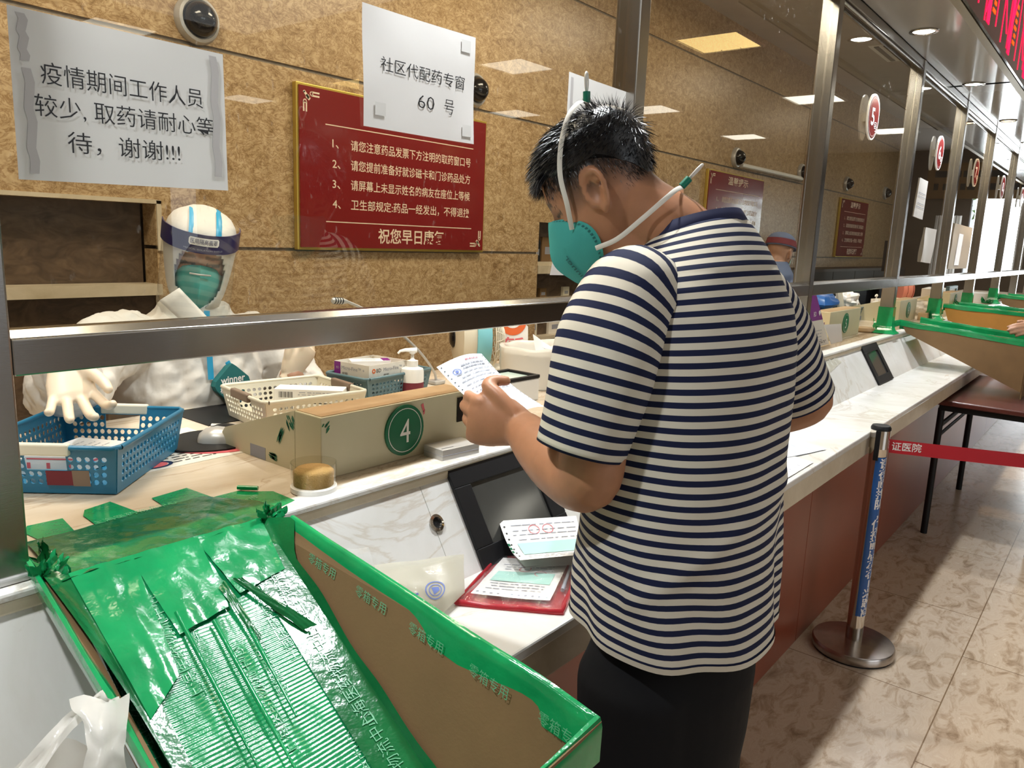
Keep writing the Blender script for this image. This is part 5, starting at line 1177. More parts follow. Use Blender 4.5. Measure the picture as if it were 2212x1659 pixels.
b = MB(); b.box(8.9, 9.5, 2.1, 2.14, 1.30, 1.62, 'black'); b.build('screen', t); b = MB(); b.box(9.15, 9.25, 2.11, 2.15, 0.9, 1.3, 'black'); b.box(9.0, 9.4, 2.02, 2.22, 0.88, 0.9, 'black'); b.build('stand', t)
b = MB(); b.box(8.6, 9.9, 1.9, 2.4, 0.85, 0.88, 'kick'); b.box(8.62, 8.66, 1.92, 2.38, 0, 0.85, 'kick'); b.box(9.84, 9.88, 1.92, 2.38, 0, 0.85, 'kick'); tag(b.build('side_desk'), 'dark side desk carrying the far monitor', 'desk')
# shelves set in the wall behind the striped shirt man
t = thing('wall_shelves', 'recessed dark shelves of medicine boxes in the stone wall behind the face mask', 'shelves', (4.5, 3.1, 0.6))
b = MB()
for z in (0.60, 0.86, 1.10, 1.335): b.box(3.845, 5.295, 2.93, 3.36, z, z+0.022, 'edge')
for x in (3.845, 5.27): b.box(x, x+0.02, 2.93, 3.36, 0.6, 1.6, 'edge')
b.build('shelf_frame', t); b = MB(); b.box(3.85, 5.29, 2.90, 2.93, 1.285, 1.335, 'edge'); b.build('front_lip', t)
rd = random.Random(21); n = 0
for z, hh in ((0.882, 0.17), (1.122, 0.12), (1.357, 0.16)):
    x = 3.90; k = 0
    while x < 5.15:
        w_ = rd.choice((0.07, 0.10, 0.16)); h = hh*rd.uniform(0.5, 1); m = rd.choice(('paper', 'card', 'black', 'offwhite', 'brochure', 'kick'))
        if rd.random() < 0.8:
            carton('shelf_box', '%s medicine box on the %s recessed wall shelf, %s from the left' % ({'paper': 'white', 'card': 'brown', 'black': 'black', 'offwhite': 'ivory', 'brochure': 'pale', 'kick': 'dark'}[m], {0.882: 'lower', 1.122: 'middle', 1.357: 'upper'}[z], ['first', 'second', 'third', 'fourth', 'fifth', 'sixth', 'seventh', 'eighth', 'ninth', 'tenth', 'eleventh', 'twelfth', 'thirteenth', 'fourteenth', 'fifteenth'][k]), rotz(V((x+w_/2, 3.06, z)), 0), w_, 0.16, h, m, (lambda b, q, w_=w_, h=h: b.rect(lambda a, c, hh=0: q(-w_/2+a, -0.0805, c), w_*.2, w_*.8, h*.3, h*.6, 'inkgrey')) if h > 0.06 else None, 'box', 'medicine boxes on the wall shelves'); k += 1
        x += w_+0.015

# ------------------------------------------------------------ beyond the entrance
b = MB(); b.box(X1+0.1, 30, -9, 6, -0.1, -0.02, 'pavement'); struct('ground', b)
b = MB(); rd = random.Random(9)
for k in range(420):
    c = V((rd.uniform(16.5, 18), rd.uniform(-3, 3.5), rd.uniform(0.2, 2.6))); s_ = rd.uniform(.08, .2); n1 = V((rd.gauss(0, 1), rd.gauss(0, 1), rd.gauss(0, 1))).normalized(); n2 = n1.orthogonal().normalized(); b.poly([c+n1*s_, c+n2*s_*.5, c-n1*s_, c-n2*s_*.5], 'foliage')
tag(b.build('hedge'), 'green hedge in daylight beyond the entrance', 'hedge')
t = thing('entrance_banner', 'brown banner with dark lettering over the bright entrance', 'banner', (12.9, 0.3, 2.3))
b = MB(); b.box(12.90, 12.94, -0.5, 0.98, 2.30, 2.80, 'card'); f = frame((12.898, 0.95, 2.3), (0, -1, 0), (0, 0, 1))
b.lines(f, 0.05, 1.35, [0.12, 0.30], 'ink', 0.09, 4); b.build('panel', t)
t = thing('entrance_door', 'white framed glass entrance door standing open at the far end', 'door', (12.85, 0.82, 0))
b = MB(); 
for (z0, z1) in ((0, 0.08), (2.1, 2.2)): b.box(12.2, 12.95, 0.80, 0.84, z0, z1, 'white')
for x in (12.2, 12.89): b.box(x, x+0.06, 0.80, 0.84, 0.08, 2.1, 'white')
b.build('frame', t); b = MB(); b.box(12.26, 12.89, 0.815, 0.823, 0.08, 2.1, 'glass'); b.build('pane', t)
b = MB(); b.grid(lambda u, v: V((12.7+0.03*math.sin(u*30), -0.28+0.34*u, 2.05-1.75*v)), 30, 8, 'bagwhite'); tag(b.build('strip_curtain', smooth=60), 'white plastic strip curtain beside the entrance', 'curtain')

# ------------------------------------------------------------ people
HS = [(-0.120, 0.014, 0.078, 0.050), (-0.114, 0.030, 0.090, 0.020), (-0.100, 0.045, 0.095, -0.005), (-0.082, 0.055, 0.095, -0.030), (-0.058, 0.062, 0.096, -0.058), (-0.030, 0.068, 0.096, -0.078),
      (0.0, 0.073, 0.092, -0.092), (0.03, 0.076, 0.095, -0.099), (0.06, 0.076, 0.090, -0.100), (0.085, 0.070, 0.075, -0.092), (0.105, 0.056, 0.048, -0.072), (0.117, 0.034, 0.020, -0.046), (0.122, 0.010, -0.005, -0.022)]
def hsec(z):
    z = max(HS[0][0], min(HS[-1][0], z))
    for a, c in zip(HS, HS[1:]):
        if z <= c[0]:
            t = (z-a[0])/(c[0]-a[0]); return [lerp(a[i], c[i], t) for i in (1, 2, 3)]
def hpt(z, a, off=0.0):
    """point on the head at height z; a=0 straight ahead (+y), 90 deg at its right side (+x)"""
    w_, f_, k_ = hsec(z); cy, d = (f_+k_)/2, (f_-k_)/2; e = 2/2.25
    sx, sy = math.sin(a), math.cos(a)
    p = V(((w_+off)*math.copysign(abs(sx)**e, sx), cy+(d+off)*math.copysign(abs(sy)**e, sy), z))
    if off == 0 and sy > 0:
        g = lambda x0, z0, sx_, sz_: math.exp(-((p.x-x0)/sx_)**2-((z-z0)/sz_)**2)
        p.y += 0.026*g(0, -0.040, 0.013, 0.016) + 0.014*g(0, -0.012, 0.009, 0.026) + 0.004*(g(0.03, 0.026, .02, .009)+g(-0.03, 0.026, .02, .009)) - 0.009*(g(.031, .004, .015, .013)+g(-.031, .004, .015, .013)) + 0.006*g(0, -0.072, .02, .010) + 0.004*g(0, -0.103, .016, .010)
    return p
def headloft(b, T, m, off=0.0):
    zs = [HS[0][0]+ (HS[-1][0]-HS[0][0])*(0.5-0.5*math.cos(PI*i/36)) for i in range(37)]
    b.loft([[T @ hpt(z, -2*PI*k/40, off) for k in range(40)] for z in zs], m)
def ear(b, T, sgn, m):
    def q(y, z, x): return T @ V((sgn*x, y, z))
    pts = [(0.006, -0.040), (-0.008, -0.030), (-0.016, -0.010), (-0.020, 0.010), (-0.014, 0.026), (0.000, 0.031), (0.012, 0.024), (0.014, 0.010)]
    b.tube(smoothpath([q(y, z-0.004, 0.078+0.010*(1-(y+0.02)/0.04) if y < 0.01 else 0.078) for y, z in pts], 5), [0.0062]*4+[0.005]*32, m, 8) if False else b.tube(smoothpath([q(y, z-0.004, 0.074+0.014*max(0, (0.012-y)/0.032)) for y, z in pts], 5), 0.0052, m, 8)
    b.loft([[q(0.008*s, 0.0, 0.072) + (T.to_3x3() @ V((sgn*0.0, y*s, z*s))) + (T.to_3x3() @ V((sgn*h, 0, 0))) for y, z in [(-0.017*math.cos(a)-0.002, 0.029*math.sin(a)-0.006) for a in [2*PI*i/16 for i in range(16)]]] for s, h in ((0.9, -0.006), (1.0, 0.004), (0.9, 0.008), (0.55, 0.004), (0.2, 0.001))], m)
def limb(b, pts, rad, m, n=16, k=6, flat=1.0):
    p = smoothpath(pts, k); L = len(p)-1; r = []
    for i in range(L+1):
        u = i/L*(len(rad)-1); j = min(len(rad)-2, int(u)); r.append(lerp(rad[j], rad[j+1], u-j))
    t0 = (p[0]-p[1]).normalized(); t1 = (p[-1]-p[-2]).normalized()
    p = [p[0]+t0*r[0]*0.8, p[0]+t0*r[0]*0.5] + p + [p[-1]+t1*r[-1]*0.5, p[-1]+t1*r[-1]*0.8]; r = [r[0]*0.35, r[0]*0.8] + r + [r[-1]*0.8, r[-1]*0.35]
    b.tube(p, r, m, n, flat=flat)
def hand(b, W, xh, zh, m, curl=((60, 80, 45),)*4, thumb=None, s=1.0, spread=0.0, side=1):
    """W wrist; xh towards the fingers, zh towards the thumb side; side picks the palm normal"""
    W = V(W); xh = V(xh).normalized(); zh = V(zh); zh = (zh-xh*zh.dot(xh)).normalized(); yh = zh.cross(xh)*side
    def q(x, y, z): return W + (xh*x + yh*y + zh*z)*s
    rings = []
    for x, hz, hy, oz in ((-0.020, 0.026, 0.021, 0), (0.0, 0.027, 0.020, 0), (0.022, 0.034, 0.019, 0.001), (0.05, 0.041, 0.017, 0.0), (0.078, 0.042, 0.014, -0.001), (0.092, 0.036, 0.009, -0.002)):
        rings.append([q(x, hy*math.sin(a), oz+hz*math.cos(a)) for a in [2*PI*i/18 for i in range(18)]])
    b.loft(rings if True else rings, m)
    limb(b, [q(0.004, 0.006, 0.018), q(0.03, 0.010, 0.028), q(0.048, 0.010, 0.030)], [0.014, 0.016, 0.012], m, 12, 3)
    for i, (zb, L, r) in enumerate(((0.030, 0.044, 0.0096), (0.010, 0.048, 0.0100), (-0.011, 0.045, 0.0095), (-0.030, 0.036, 0.0085))):
        cu = curl[i]; p = q(0.074-0.004*abs(i-1), 0, zb); d = (xh + zh*(spread*(1.5-i)/1.5)).normalized(); yy = yh; pts = [p, p+d*0.012*s]; ang = 0
        p = pts[-1]
        for a, l in zip(cu, (L*1.0, L*0.62, L*0.50)):
            ang += R(a); dd = d*math.cos(ang) + yy*math.sin(ang); p = p+dd*l*s; pts.append(p)
        limb(b, pts, [r*1.08*s, r*1.05*s, r*s, r*0.92*s, r*0.80*s], m, 10, 4)
    limb(b, [q(*p) for p in (thumb or ((0.018, 0.008, 0.022), (0.045, 0.012, 0.042), (0.070, 0.016, 0.052), (0.090, 0.022, 0.054)))], [0.0135*s, 0.0118*s, 0.0108*s, 0.0088*s], m, 12, 4)
def stubble(o, T, fn):
    me = o.data; at = me.attributes.new('stubble', 'FLOAT', 'POINT'); Ti = T.inverted()
    at.data.foreach_set('value', [fn(Ti @ v.co) for v in me.vertices])
def headT(c, az, pitch, roll=0.0):
    return Matrix.Translation(c) @ Matrix.Rotation(R(az-90), 4, 'Z') @ Matrix.Rotation(R(-pitch), 4, 'X') @ Matrix.Rotation(R(roll), 4, 'Y')
def mask_mesh(T, m, stitch, fold=0.135, low=-0.128):
    """cup mask: cheek edge to a centre fold, both sides"""
    E = [(0.0, 0.106, 0.004), (-0.026, 0.094, -0.002), (-0.052, 0.066, -0.018), (-0.067, 0.040, -0.045), (-0.064, 0.036, -0.075), (-0.050, 0.048, -0.103), (-0.026, 0.066, -0.126), (0.0, 0.078, -0.134)]
    C = [(0.0, 0.112, 0.006), (0, 0.121, -0.010), (0, fold-0.005, -0.028), (0, fold+0.005, -0.050), (0, fold+0.006, -0.072), (0, fold-0.005, -0.098), (0, fold-0.020, -0.122), (0, 0.088, -0.142)]
    b = MB()
    for sg in (1, -1):
        def fn(u, v, h=0.0):
            e = smooth_at([V((sg*x, y, z)) for x, y, z in E], v); c = smooth_at([V(p) for p in C], v)
            p = lerp(e, c, u) + V((-sg*0.85, 0.5, 0)).normalized()*(0.0105*math.sin(PI*u)*math.sin(PI*min(1, max(0, v)))+h); return T @ p
        b.grid(fn, 12, 24, m)
        for k in range(26): 
            v = 0.08+0.84*k/26; b.poly([fn(0.045, v, .0008), fn(0.085, v, .0008), fn(0.085, v+0.014, .0008), fn(0.045, v+0.014, .0008)], stitch)
    def left(u, v, h=0.0):
        e = smooth_at([V(p) for p in E], v); c = smooth_at([V(p) for p in C], v)
        return T @ (lerp(e, c, u) + V((-0.85, 0.5, 0)).normalized()*(0.0105*math.sin(PI*u)*math.sin(PI*min(1, max(0, v)))+h))
    return b, left
def ribbon(b, pts, w_, m, side):
    p = smoothpath(pts, 8); b.tube(p, w_/2, m, 8, flat=0.22, side=side)

# ---- the customer in the striped shirt
t = thing('person', 'man in a navy and cream striped T-shirt, head bowed, reading a receipt at the counter', 'person', (1.05, 0.50, 0))
HT = headT(V((1.052, 0.672, 1.578)), 111, 34) @ Matrix.Scale(0.905, 4)
WL = V((0.945, 0.728, 1.200))
b = MB(); m = 'skin'
headloft(b, HT, m); ear(b, HT, 1, m); ear(b, HT, -1, m)
nk = HT @ V((0, -0.035, -0.05)); 
limb(b, [V((1.105, 0.525, 1.44)), V((1.100, 0.550, 1.50)), HT @ V((0, -0.040, -0.062)), HT @ V((0, -0.026, -0.010))], [0.074, 0.060, 0.052, 0.050], m, 24)
limb(b, [HT @ V((0, 0.02, -0.075)), V((1.10, 0.585, 1.46))], [0.045, 0.06], m, 20)
b.loft([ell(c, a, d, 28) for c, a, d in (((1.055, .495, .86), .115, .08), ((1.06, .50, 1.0), .12, .085), ((1.075, .51, 1.2), .13, .09), ((1.09, .525, 1.38), .145, .09), ((1.10, .535, 1.45), .12, .08), ((1.10, .535, 1.485), .07, .06))], m)
for sx in (-1, 1): limb(b, [(1.05+sx*0.085, .50, .90), (1.055+sx*0.09, .49, .50), (1.055+sx*0.095, .46, .10)], [0.065, 0.055, 0.04], m, 16); limb(b, [(1.055+sx*0.095, .455, .05), (1.055+sx*0.105, .58, .035)], [0.035, 0.03], m, 12)
limb(b, [(0.965, .54, 1.42), (0.915, .548, 1.36), (0.888, .553, 1.25), (0.880, .560, 1.172), (0.902, .622, 1.172), (0.928, .685, 1.186), WL], [0.055, 0.054, 0.050, 0.047, 0.047, 0.040, 0.031], m, 20)
limb(b, [(1.24, .525, 1.42), (1.32, .495, 1.36), (1.405, .450, 1.255), (1.422, .448, 1.222), (1.39, .53, 1.19), (1.34, .64, 1.18), (1.29, .70, 1.18)], [0.055, 0.052, 0.048, 0.046, 0.045, 0.038, 0.030], m, 20)
hand(b, WL, (-0.42, 0.90, 0.12), (0.05, 0.0, 1), m, ((52, 85, 50), (56, 88, 50), (60, 88, 50), (66, 85, 50)), ((0.018, -0.004, 0.022), (0.050, 0.000, 0.046), (0.072, 0.010, 0.056), (0.064, 0.022, 0.064), (0.046, 0.030, 0.066)), 1.0, side=-1)
hand(b, (1.285, .705, 1.18), (-0.5, 0.8, 0.0), (-0.3, 0, 1), m, ((30, 40, 20),)*4, None, 1.0, side=1)
o = b.build('body', t, remesh=0.0042, relax=3)
zh_ = lambda p: 0
def fade(p):
    x, y, z = p.x, p.y, p.z
    if y < -0.16 or z < -0.13: return 0.0
    a = 0.0
    line = 0.026 - (0.055 if y < -0.05 else 0)*min(1, (-y-0.05)/0.05)
    if y > 0.055: line = 0.062
    k = (z - line + 0.035)/0.065; a = max(0, min(1, (z - line + 0.045)/0.06))**0.6
    if y > 0.078 and z < 0.06: a = 0.0
    if abs(x) > 0.077 and z < 0.045: a = 0.0
    if 0.083 < y and 0.018 < z < 0.030 and 0.012 < abs(x) < 0.052: a = 0.85      # eyebrows
    if y > 0.07 and abs(z-0.001) < 0.0035 and 0.016 < abs(x) < 0.046: a = 0.95     # lashes of the lowered eyes
    return a*0.975
stubble(o, HT @ Matrix.Identity(4) if False else Matrix.Translation(-V(t.location)) @ HT, fade)
# hair: cap with many short strands
b = MB(); zs = [0.045+0.077*(i/18) for i in range(19)]
def hairline(a):      # lower edge of the long hair, by direction: 0 ahead
    c = math.cos(a); s_ = abs(math.sin(a)); return 0.060 if c > 0.6 else (0.046 + 0.014*c if c > 0 else 0.046 - 0.085*max(0, -c-0.2))
rings = []
NA = 64
def hp(a, v, off):
    z = lerp(hairline(a), 0.122, v); lift = off*(0.12+0.88*min(1, v*2.2)); p = hpt(z, a, 0.0005+lift*0.8)
    p.z += lift*0.6*v; return p
for i in range(20):
    v = i/19; rings.append([HT @ (hp(2*PI*k/NA, v, 0.013) + V((0, 0, 0.004*noise.noise(V((math.cos(2*PI*k/NA)*5, math.sin(2*PI*k/NA)*5, v*6))))) ) for k in range(NA)][::-1])
b.loft(rings, 'hair'); rd = random.Random(17)
def strand(p, d, L, w_):
    d = d.normalized(); s_ = d.cross(V((rd.gauss(0, 1), rd.gauss(0, 1), rd.gauss(0, 1)))).normalized()*w_
    n = len(b.v); b.add([HT @ (p-s_), HT @ (p+s_), HT @ (p+d*L*0.55+s_*0.7), HT @ (p+d*L*0.55-s_*0.7), HT @ (p+d*L+V((0, 0, -L*0.12)))], [(0, 1, 2, 3), (3, 2, 4)], 'hair')
for k in range(5200):
    a = rd.uniform(0, 2*PI); v = rd.random()**0.8
    p = hp(a, v, 0.010); nrm = (p - V((0, -0.004, 0.03))).normalized()
    fw = V((math.sin(a)*0.8, math.cos(a)*0.5+0.55, -0.55*(1-v)+0.10)); L = lerp(0.012, 0.034, min(1, v*1.8))*(1.15 if math.cos(a) > 0.5 else 1)
    strand(p, fw*0.85 + nrm*rd.uniform(0.0, 0.22), L*rd.uniform(0.6, 1.0), 0.00055)
for k in range(900):       # fringe standing over the brow
    a = rd.uniform(-0.75, 0.75); p = hp(a, rd.uniform(0.0, 0.25), 0.012); strand(p, V((math.sin(a)*0.5, 0.62, -0.25+rd.uniform(-.3, .3))), rd.uniform(0.016, 0.032), 0.0006)
for k in range(60):
    a = rd.uniform(0, 2*PI); strand(hp(a, rd.uniform(.8, 1), 0.013), V((rd.uniform(-.6, .6), rd.uniform(-.5, .6), 0.8)), rd.uniform(0.02, 0.034), 0.0003)
for k in range(3000):      # cropped sides
    a = rd.uniform(0.5, 2*PI-0.5); z = hairline(a) - abs(rd.gauss(0, 0.016)); p = hpt(z, a, 0.0004)
    if z < -0.03: continue
    strand(p, V((math.sin(a)*0.35, math.cos(a)*0.35, -1)), rd.uniform(0.004, 0.008), 0.00035)
b.build('hair', t, smooth=60)
# shirt: torso shell with rings, sleeves, collar
TR = [((1.0635, 0.4906, 0.925), 0.1878, 0.1388, 0),
      ((1.0625, 0.4936, 0.97), 0.1859, 0.1378, 0),
      ((1.0655, 0.4986, 1.05), 0.1841, 0.1369, 0),
      ((1.0695, 0.5036, 1.13), 0.1832, 0.1369, 0),
      ((1.0755, 0.5066, 1.21), 0.1859, 0.136, 0),
      ((1.0835, 0.5086, 1.28), 0.1887, 0.1351, -0.04),
      ((1.0915, 0.5106, 1.345), 0.1887, 0.1313, -0.08),
      ((1.0995, 0.5136, 1.395), 0.1832, 0.1221, -0.12),
      ((1.1018, 0.5222, 1.43), 0.1727, 0.1114, -0.17),
      ((1.1058, 0.5262, 1.458), 0.154, 0.102, -0.2),
      ((1.1107, 0.5312, 1.482), 0.1295, 0.0922, -0.24),
      ((1.1147, 0.5362, 1.503), 0.103, 0.083, -0.28),
      ((1.1167, 0.5402, 1.52), 0.08, 0.073, -0.32)]
def tr(u):
    x = u*(len(TR)-1); i = min(len(TR)-2, int(x)); k = x-i; A, B_ = TR[i], TR[i+1]
    return lerp(V(A[0]), V(B_[0]), k), lerp(A[1], B_[1], k), lerp(A[2], B_[2], k), lerp(A[3], B_[3], k)
NR, NU = 110, 88
def fold(a, z):
    f_ = 0
    f_ += 0.0045*noise.noise(V((math.cos(a)*2.2, math.sin(a)*2.2, z*5)))
    lowk = max(0, min(1, (1.15-z)/0.15)); f_ += lowk*0.008*math.sin(a*5+z*3+1.0)*max(0, min(1, (z-0.85)/0.1+0.4))
    f_ += 0.010*math.exp(-((a-5.55)/0.16)**2)*max(0, min(1, (1.25-z)/0.1))          # long drape at the back right
    f_ += 0.005*math.exp(-((z-1.05-0.10*math.sin(a-3.6))/0.018)**2)*(1 if PI < a < 1.75*PI else 0)
    f_ += 0.003*math.sin(a*9+z*14)*max(0, min(1, (1.1-z)/0.1))
    return f_
rings = []; arc = [0.0]; prev = None
for i in range(NR+1):
    c, a_, d_, ti = tr(i/NR); ring = []
    T_ = Matrix.Rotation(ti, 3, 'X')
    for k in range(NU):
        a = 2*PI*k/NU; z = c.z; ff = fold(a, z) if z < 1.45 else 0.3*fold(a, z); e = 2/2.35
        p = V(((a_+ff)*math.copysign(abs(math.cos(a))**e, math.cos(a)), (d_+ff)*math.copysign(abs(math.sin(a))**e, math.sin(a)), 0))
        p = c + T_ @ p
        if i < 30: p.z += (1-i/30)*(0.012*math.cos(a-2.2) - 0.012*math.exp(-((a-5.5)/0.6)**2))
        ring.append(p)
    if prev is not None: arc.append(arc[-1] + 0.5*((ring[int(NU*.75)]-prev[int(NU*.75)]).length + (ring[int(NU*.62)]-prev[int(NU*.62)]).length))
    prev = ring; rings.append(ring)
PER = 0.0178
def suv(i, k): return (k/NU, (arc[i]-0.026)/PER + 0.5)
b = MB(); b.loft(rings, 'stripe', caps=False, uvf=suv)
sh = b.build('t_shirt', t, smooth=80); md = sh.modifiers.new('thick', 'SOLIDIFY'); md.thickness = 0.002; md.offset = -1
b = MB(); h0 = [r for r in rings[0]]; b.loft([[p+V((0, 0, -0.004)) + (p-V((1.056, .5, p.z)))*0.006 for p in rings[0]], [p + (p-V((1.056, .5, p.z)))*0.012 for p in rings[1]]], 'shirt_white', caps=False)
n0 = rings[2]; b.loft([[p + (p-V((1.056, .5, p.z)))*0.016 + V((0, 0, 0.0012*((i*7) % 3-1))) for i, p in enumerate(rings[k])] for k in (3, 3)], 'collar', caps=False) if False else None
b.build('shirt_hem', sh, smooth=80)
b = MB(); c, a_, d_, ti = tr(1.0); T_ = Matrix.Rotation(ti, 3, 'X')
b.loft([[c + V((0, 0, dz)) + T_ @ V(((a_+o_)*math.cos(q_), (d_+o_)*math.sin(q_), 0)) for q_ in [2*PI*k/44 for k in range(44)]] for dz, o_ in ((-0.008, 0.004), (0.000, 0.003), (0.010, -0.003), (0.016, -0.007), (0.014, -0.010), (0.0, -0.004))], 'collar', caps=False); b.build('collar', sh, smooth=60)
def sleeve(path, rad, seed, off):
    p = smoothpath(path, 10); n = len(p)-1; b = MB(); L = [0]
    for i in range(n): L.append(L[-1]+(p[i+1]-p[i]).length)
    rr = []; up = None; rgs = []
    for i in range(n+1):
        u = i/n*(len(rad)-1); j = min(len(rad)-2, int(u)); r_ = lerp(rad[j], rad[j+1], u-j)
        tn = (p[min(i+1, n)]-p[max(i-1, 0)]).normalized()
        if up is None: up = V((0, 0, 1))
        up = (up-tn*up.dot(tn)).normalized(); bb_ = tn.cross(up)
        rgs.append([p[i] + (up*math.cos(2*PI*k/40) + bb_*math.sin(2*PI*k/40))*(r_*(1+0.05*noise.noise(V((math.cos(2*PI*k/40)*1.6, math.sin(2*PI*k/40)*1.6, i*0.06+seed)))+0.025*math.sin(2*PI*k/40*3+i*0.25))) for k in range(40)])
    b.loft(rgs, 'stripe', caps=False, uvf=lambda i, k: (k/40, (L[-1]-L[i]-0.022)/PER + 0.5 + off))
    o = b.build('sleeve', sh, smooth=80); md = o.modifiers.new('thick', 'SOLIDIFY'); md.thickness = 0.002; md.offset = -1
    ls = rgs[-1]; c_ = sum(ls, V((0, 0, 0)))/40
    b = MB(); b.loft([[q_ + (q_-c_)*0.010 for q_ in rgs[-1]], [q_ + (q_-c_)*0.014 for q_ in rgs[-4]]], 'shirt_white', caps=False) if False else None
sleeve([(0.995, .537, 1.435), (0.945, .545, 1.420), (0.905, .551, 1.360), (0.884, .557, 1.290), (0.868, .566, 1.213)], [0.058, 0.076, 0.077, 0.070, 0.063], 1, 0)
sleeve([(1.20, .530, 1.430), (1.265, .518, 1.420), (1.325, .494, 1.36), (1.368, .472, 1.30), (1.410, .448, 1.233)], [0.058, 0.072, 0.071, 0.067, 0.062], 5, 0)
# trousers, shoes
b = MB()
b.loft([ell(c, a, d, 36) for c, a, d in (((1.062, .494, 1.04), .150, .105), ((1.058, .492, .92), .164, .114), ((1.056, .492, .84), .170, .122), ((1.054, .493, .74), .168, .120), ((1.053, .493, .66), .160, .112), ((1.05, .495, .62), .12, .09))], 'trousers')
for sx in (-1, 1): limb(b, [(1.05+sx*.092, .497, .86), (1.052+sx*.096, .490, .62), (1.055+sx*.098, .480, .38), (1.056+sx*.100, .468, .11)], [0.094, 0.088, 0.078, 0.072], 'trousers', 22)
b.build('trousers', t, remesh=0.008, relax=4)
for sx in (-1, 1):
    b = MB(); limb(b, [(1.056+sx*.10, .43, .045), (1.058+sx*.105, .52, .045), (1.062+sx*.112, .63, .035)], [0.042, 0.047, 0.040], 'black', 16, flat=0.85); b.box(1.02+sx*.102-0.0, 1.105+sx*.102, .40, .655, 0.0, 0.022, 'black'); b.build('shoe', t, smooth=50, bevel=0.006)
# mask with straps and clips
b, fn = mask_mesh(HT, 'maskgreen', 'maskstitch')
f = lambda x, y, h=0: fn(0.66-y*9.0, 0.86-x*7.0, 0.0020)
b.text('winner', 0.0165, f, 'maskstitch', 0.0, 0.0, 'L', 0.012)
mk = b.build('face_mask', t, smooth=60)
for sg in (-1, 1):
    b = MB(); q = lambda x, y, z: HT @ V((sg*x, y, z))
    ribbon(b, [q(0.058, 0.070, -0.036), q(0.080, 0.052, 0.0), q(0.089, 0.036, 0.045), q(0.090, 0.010, 0.085), q(0.068, -0.020, 0.122), q(0.034, -0.042, 0.140), q(0.0, -0.050, 0.143)], 0.0075, 'elastic', (1, 0, 0) if False else (HT.to_3x3() @ V((0, 1, 0))))
    b.build('head_strap', mk, smooth=60)
    b = MB(); ribbon(b, [q(0.064, 0.050, -0.085), q(0.074, 0.010, -0.092), q(0.075, -0.040, -0.086), q(0.068, -0.085, -0.078), q(0.044, -0.106, -0.072), q(0.0, -0.116, -0.068)], 0.0075, 'elastic', (HT.to_3x3() @ V((0, 0, 1)))); b.build('neck_strap', mk, smooth=60)
for (c, d, nm) in (((0.0, -0.052, 0.145), (0.0, -0.50, 0.85), 'strap_clip'), ((0.0, -0.119, -0.066), (0.25, -1.0, 0.30), 'strap_clip')):
    c = V(c); d = V(d).normalized(); sd = V((1, 0, 0)); b = MB(); q = lambda a, l: HT @ (c + d*l + sd*a)
    b.tube([q(0, -0.004), q(0, 0.014)], 0.0058, 'clipgreen', 10)
    b.tube(smoothpath([q(0, 0.014), q(-0.006, 0.022), q(-0.008, 0.034), q(-0.003, 0.044), q(0.004, 0.043), q(0.008, 0.033), q(0.005, 0.022), q(0, 0.014)], 5), 0.0021, 'white', 8); b.build(nm, mk, smooth=60)
# the receipt he holds
b = MB(); A, B_, C_, D_ = V((0.921, 0.900, 1.280)), V((0.998, 0.867, 1.300)), V((1.000, 0.728, 1.229)), V((0.918, 0.745, 1.213))
def fn(u, v): p = lerp(lerp(D_, C_, u), lerp(A, B_, u), v); return p + V((0.10, -0.45, 0.85)).normalized()*(0.010*math.sin(PI*u)-0.008*math.sin(PI*v))
def setpaper(a, b_, c_, d_):
    global A, B_, C_, D_
    A, B_, C_, D_ = map(V, (a, b_, c_, d_))
b.grid(fn, 12, 20, 'paperblue'); n = V((-0.35, -0.55, 0.75)).normalized()
f = lambda x, y, h=0: fn(x, y) + n*0.0012
for k in range(17):
    for e in (0.045, 0.955): b.disc(f, 0.014, 'ink', e, 0.03+k*0.058, 8, ry=0.007)
b.disc(f, 0.075, 'inkblue', 0.20, 0.83, 20, 0.060, ry=0.040); b.disc(f, 0.03, 'inkblue', 0.20, 0.83, 14, ry=0.018)
b.text('医院门诊收费票据', 0.055, lambda x, y, h=0: f(x, y), 'inkgrey', 0.33, 0.825, 'L', 0.0, width=0.5) if False else b.lines(f, 0.33, 0.85, [0.83, 0.87], 'inkgrey', 0.018, 31)
b.lines(f, 0.45, 0.8, [0.93], 'inkred', 0.014, 2); b.lines(f, 0.12, 0.88, [0.44, 0.50, 0.56, 0.62, 0.68, 0.73, 0.78], 'inkgrey', 0.010, 12); b.lines(f, 0.2, 0.9, [0.08, 0.12], 'inkgrey', 0.006, 13)
tag(b.build('receipt', smooth=60), 'long pale blue perforated receipt held up in the left hand of the striped shirt man', 'receipt')

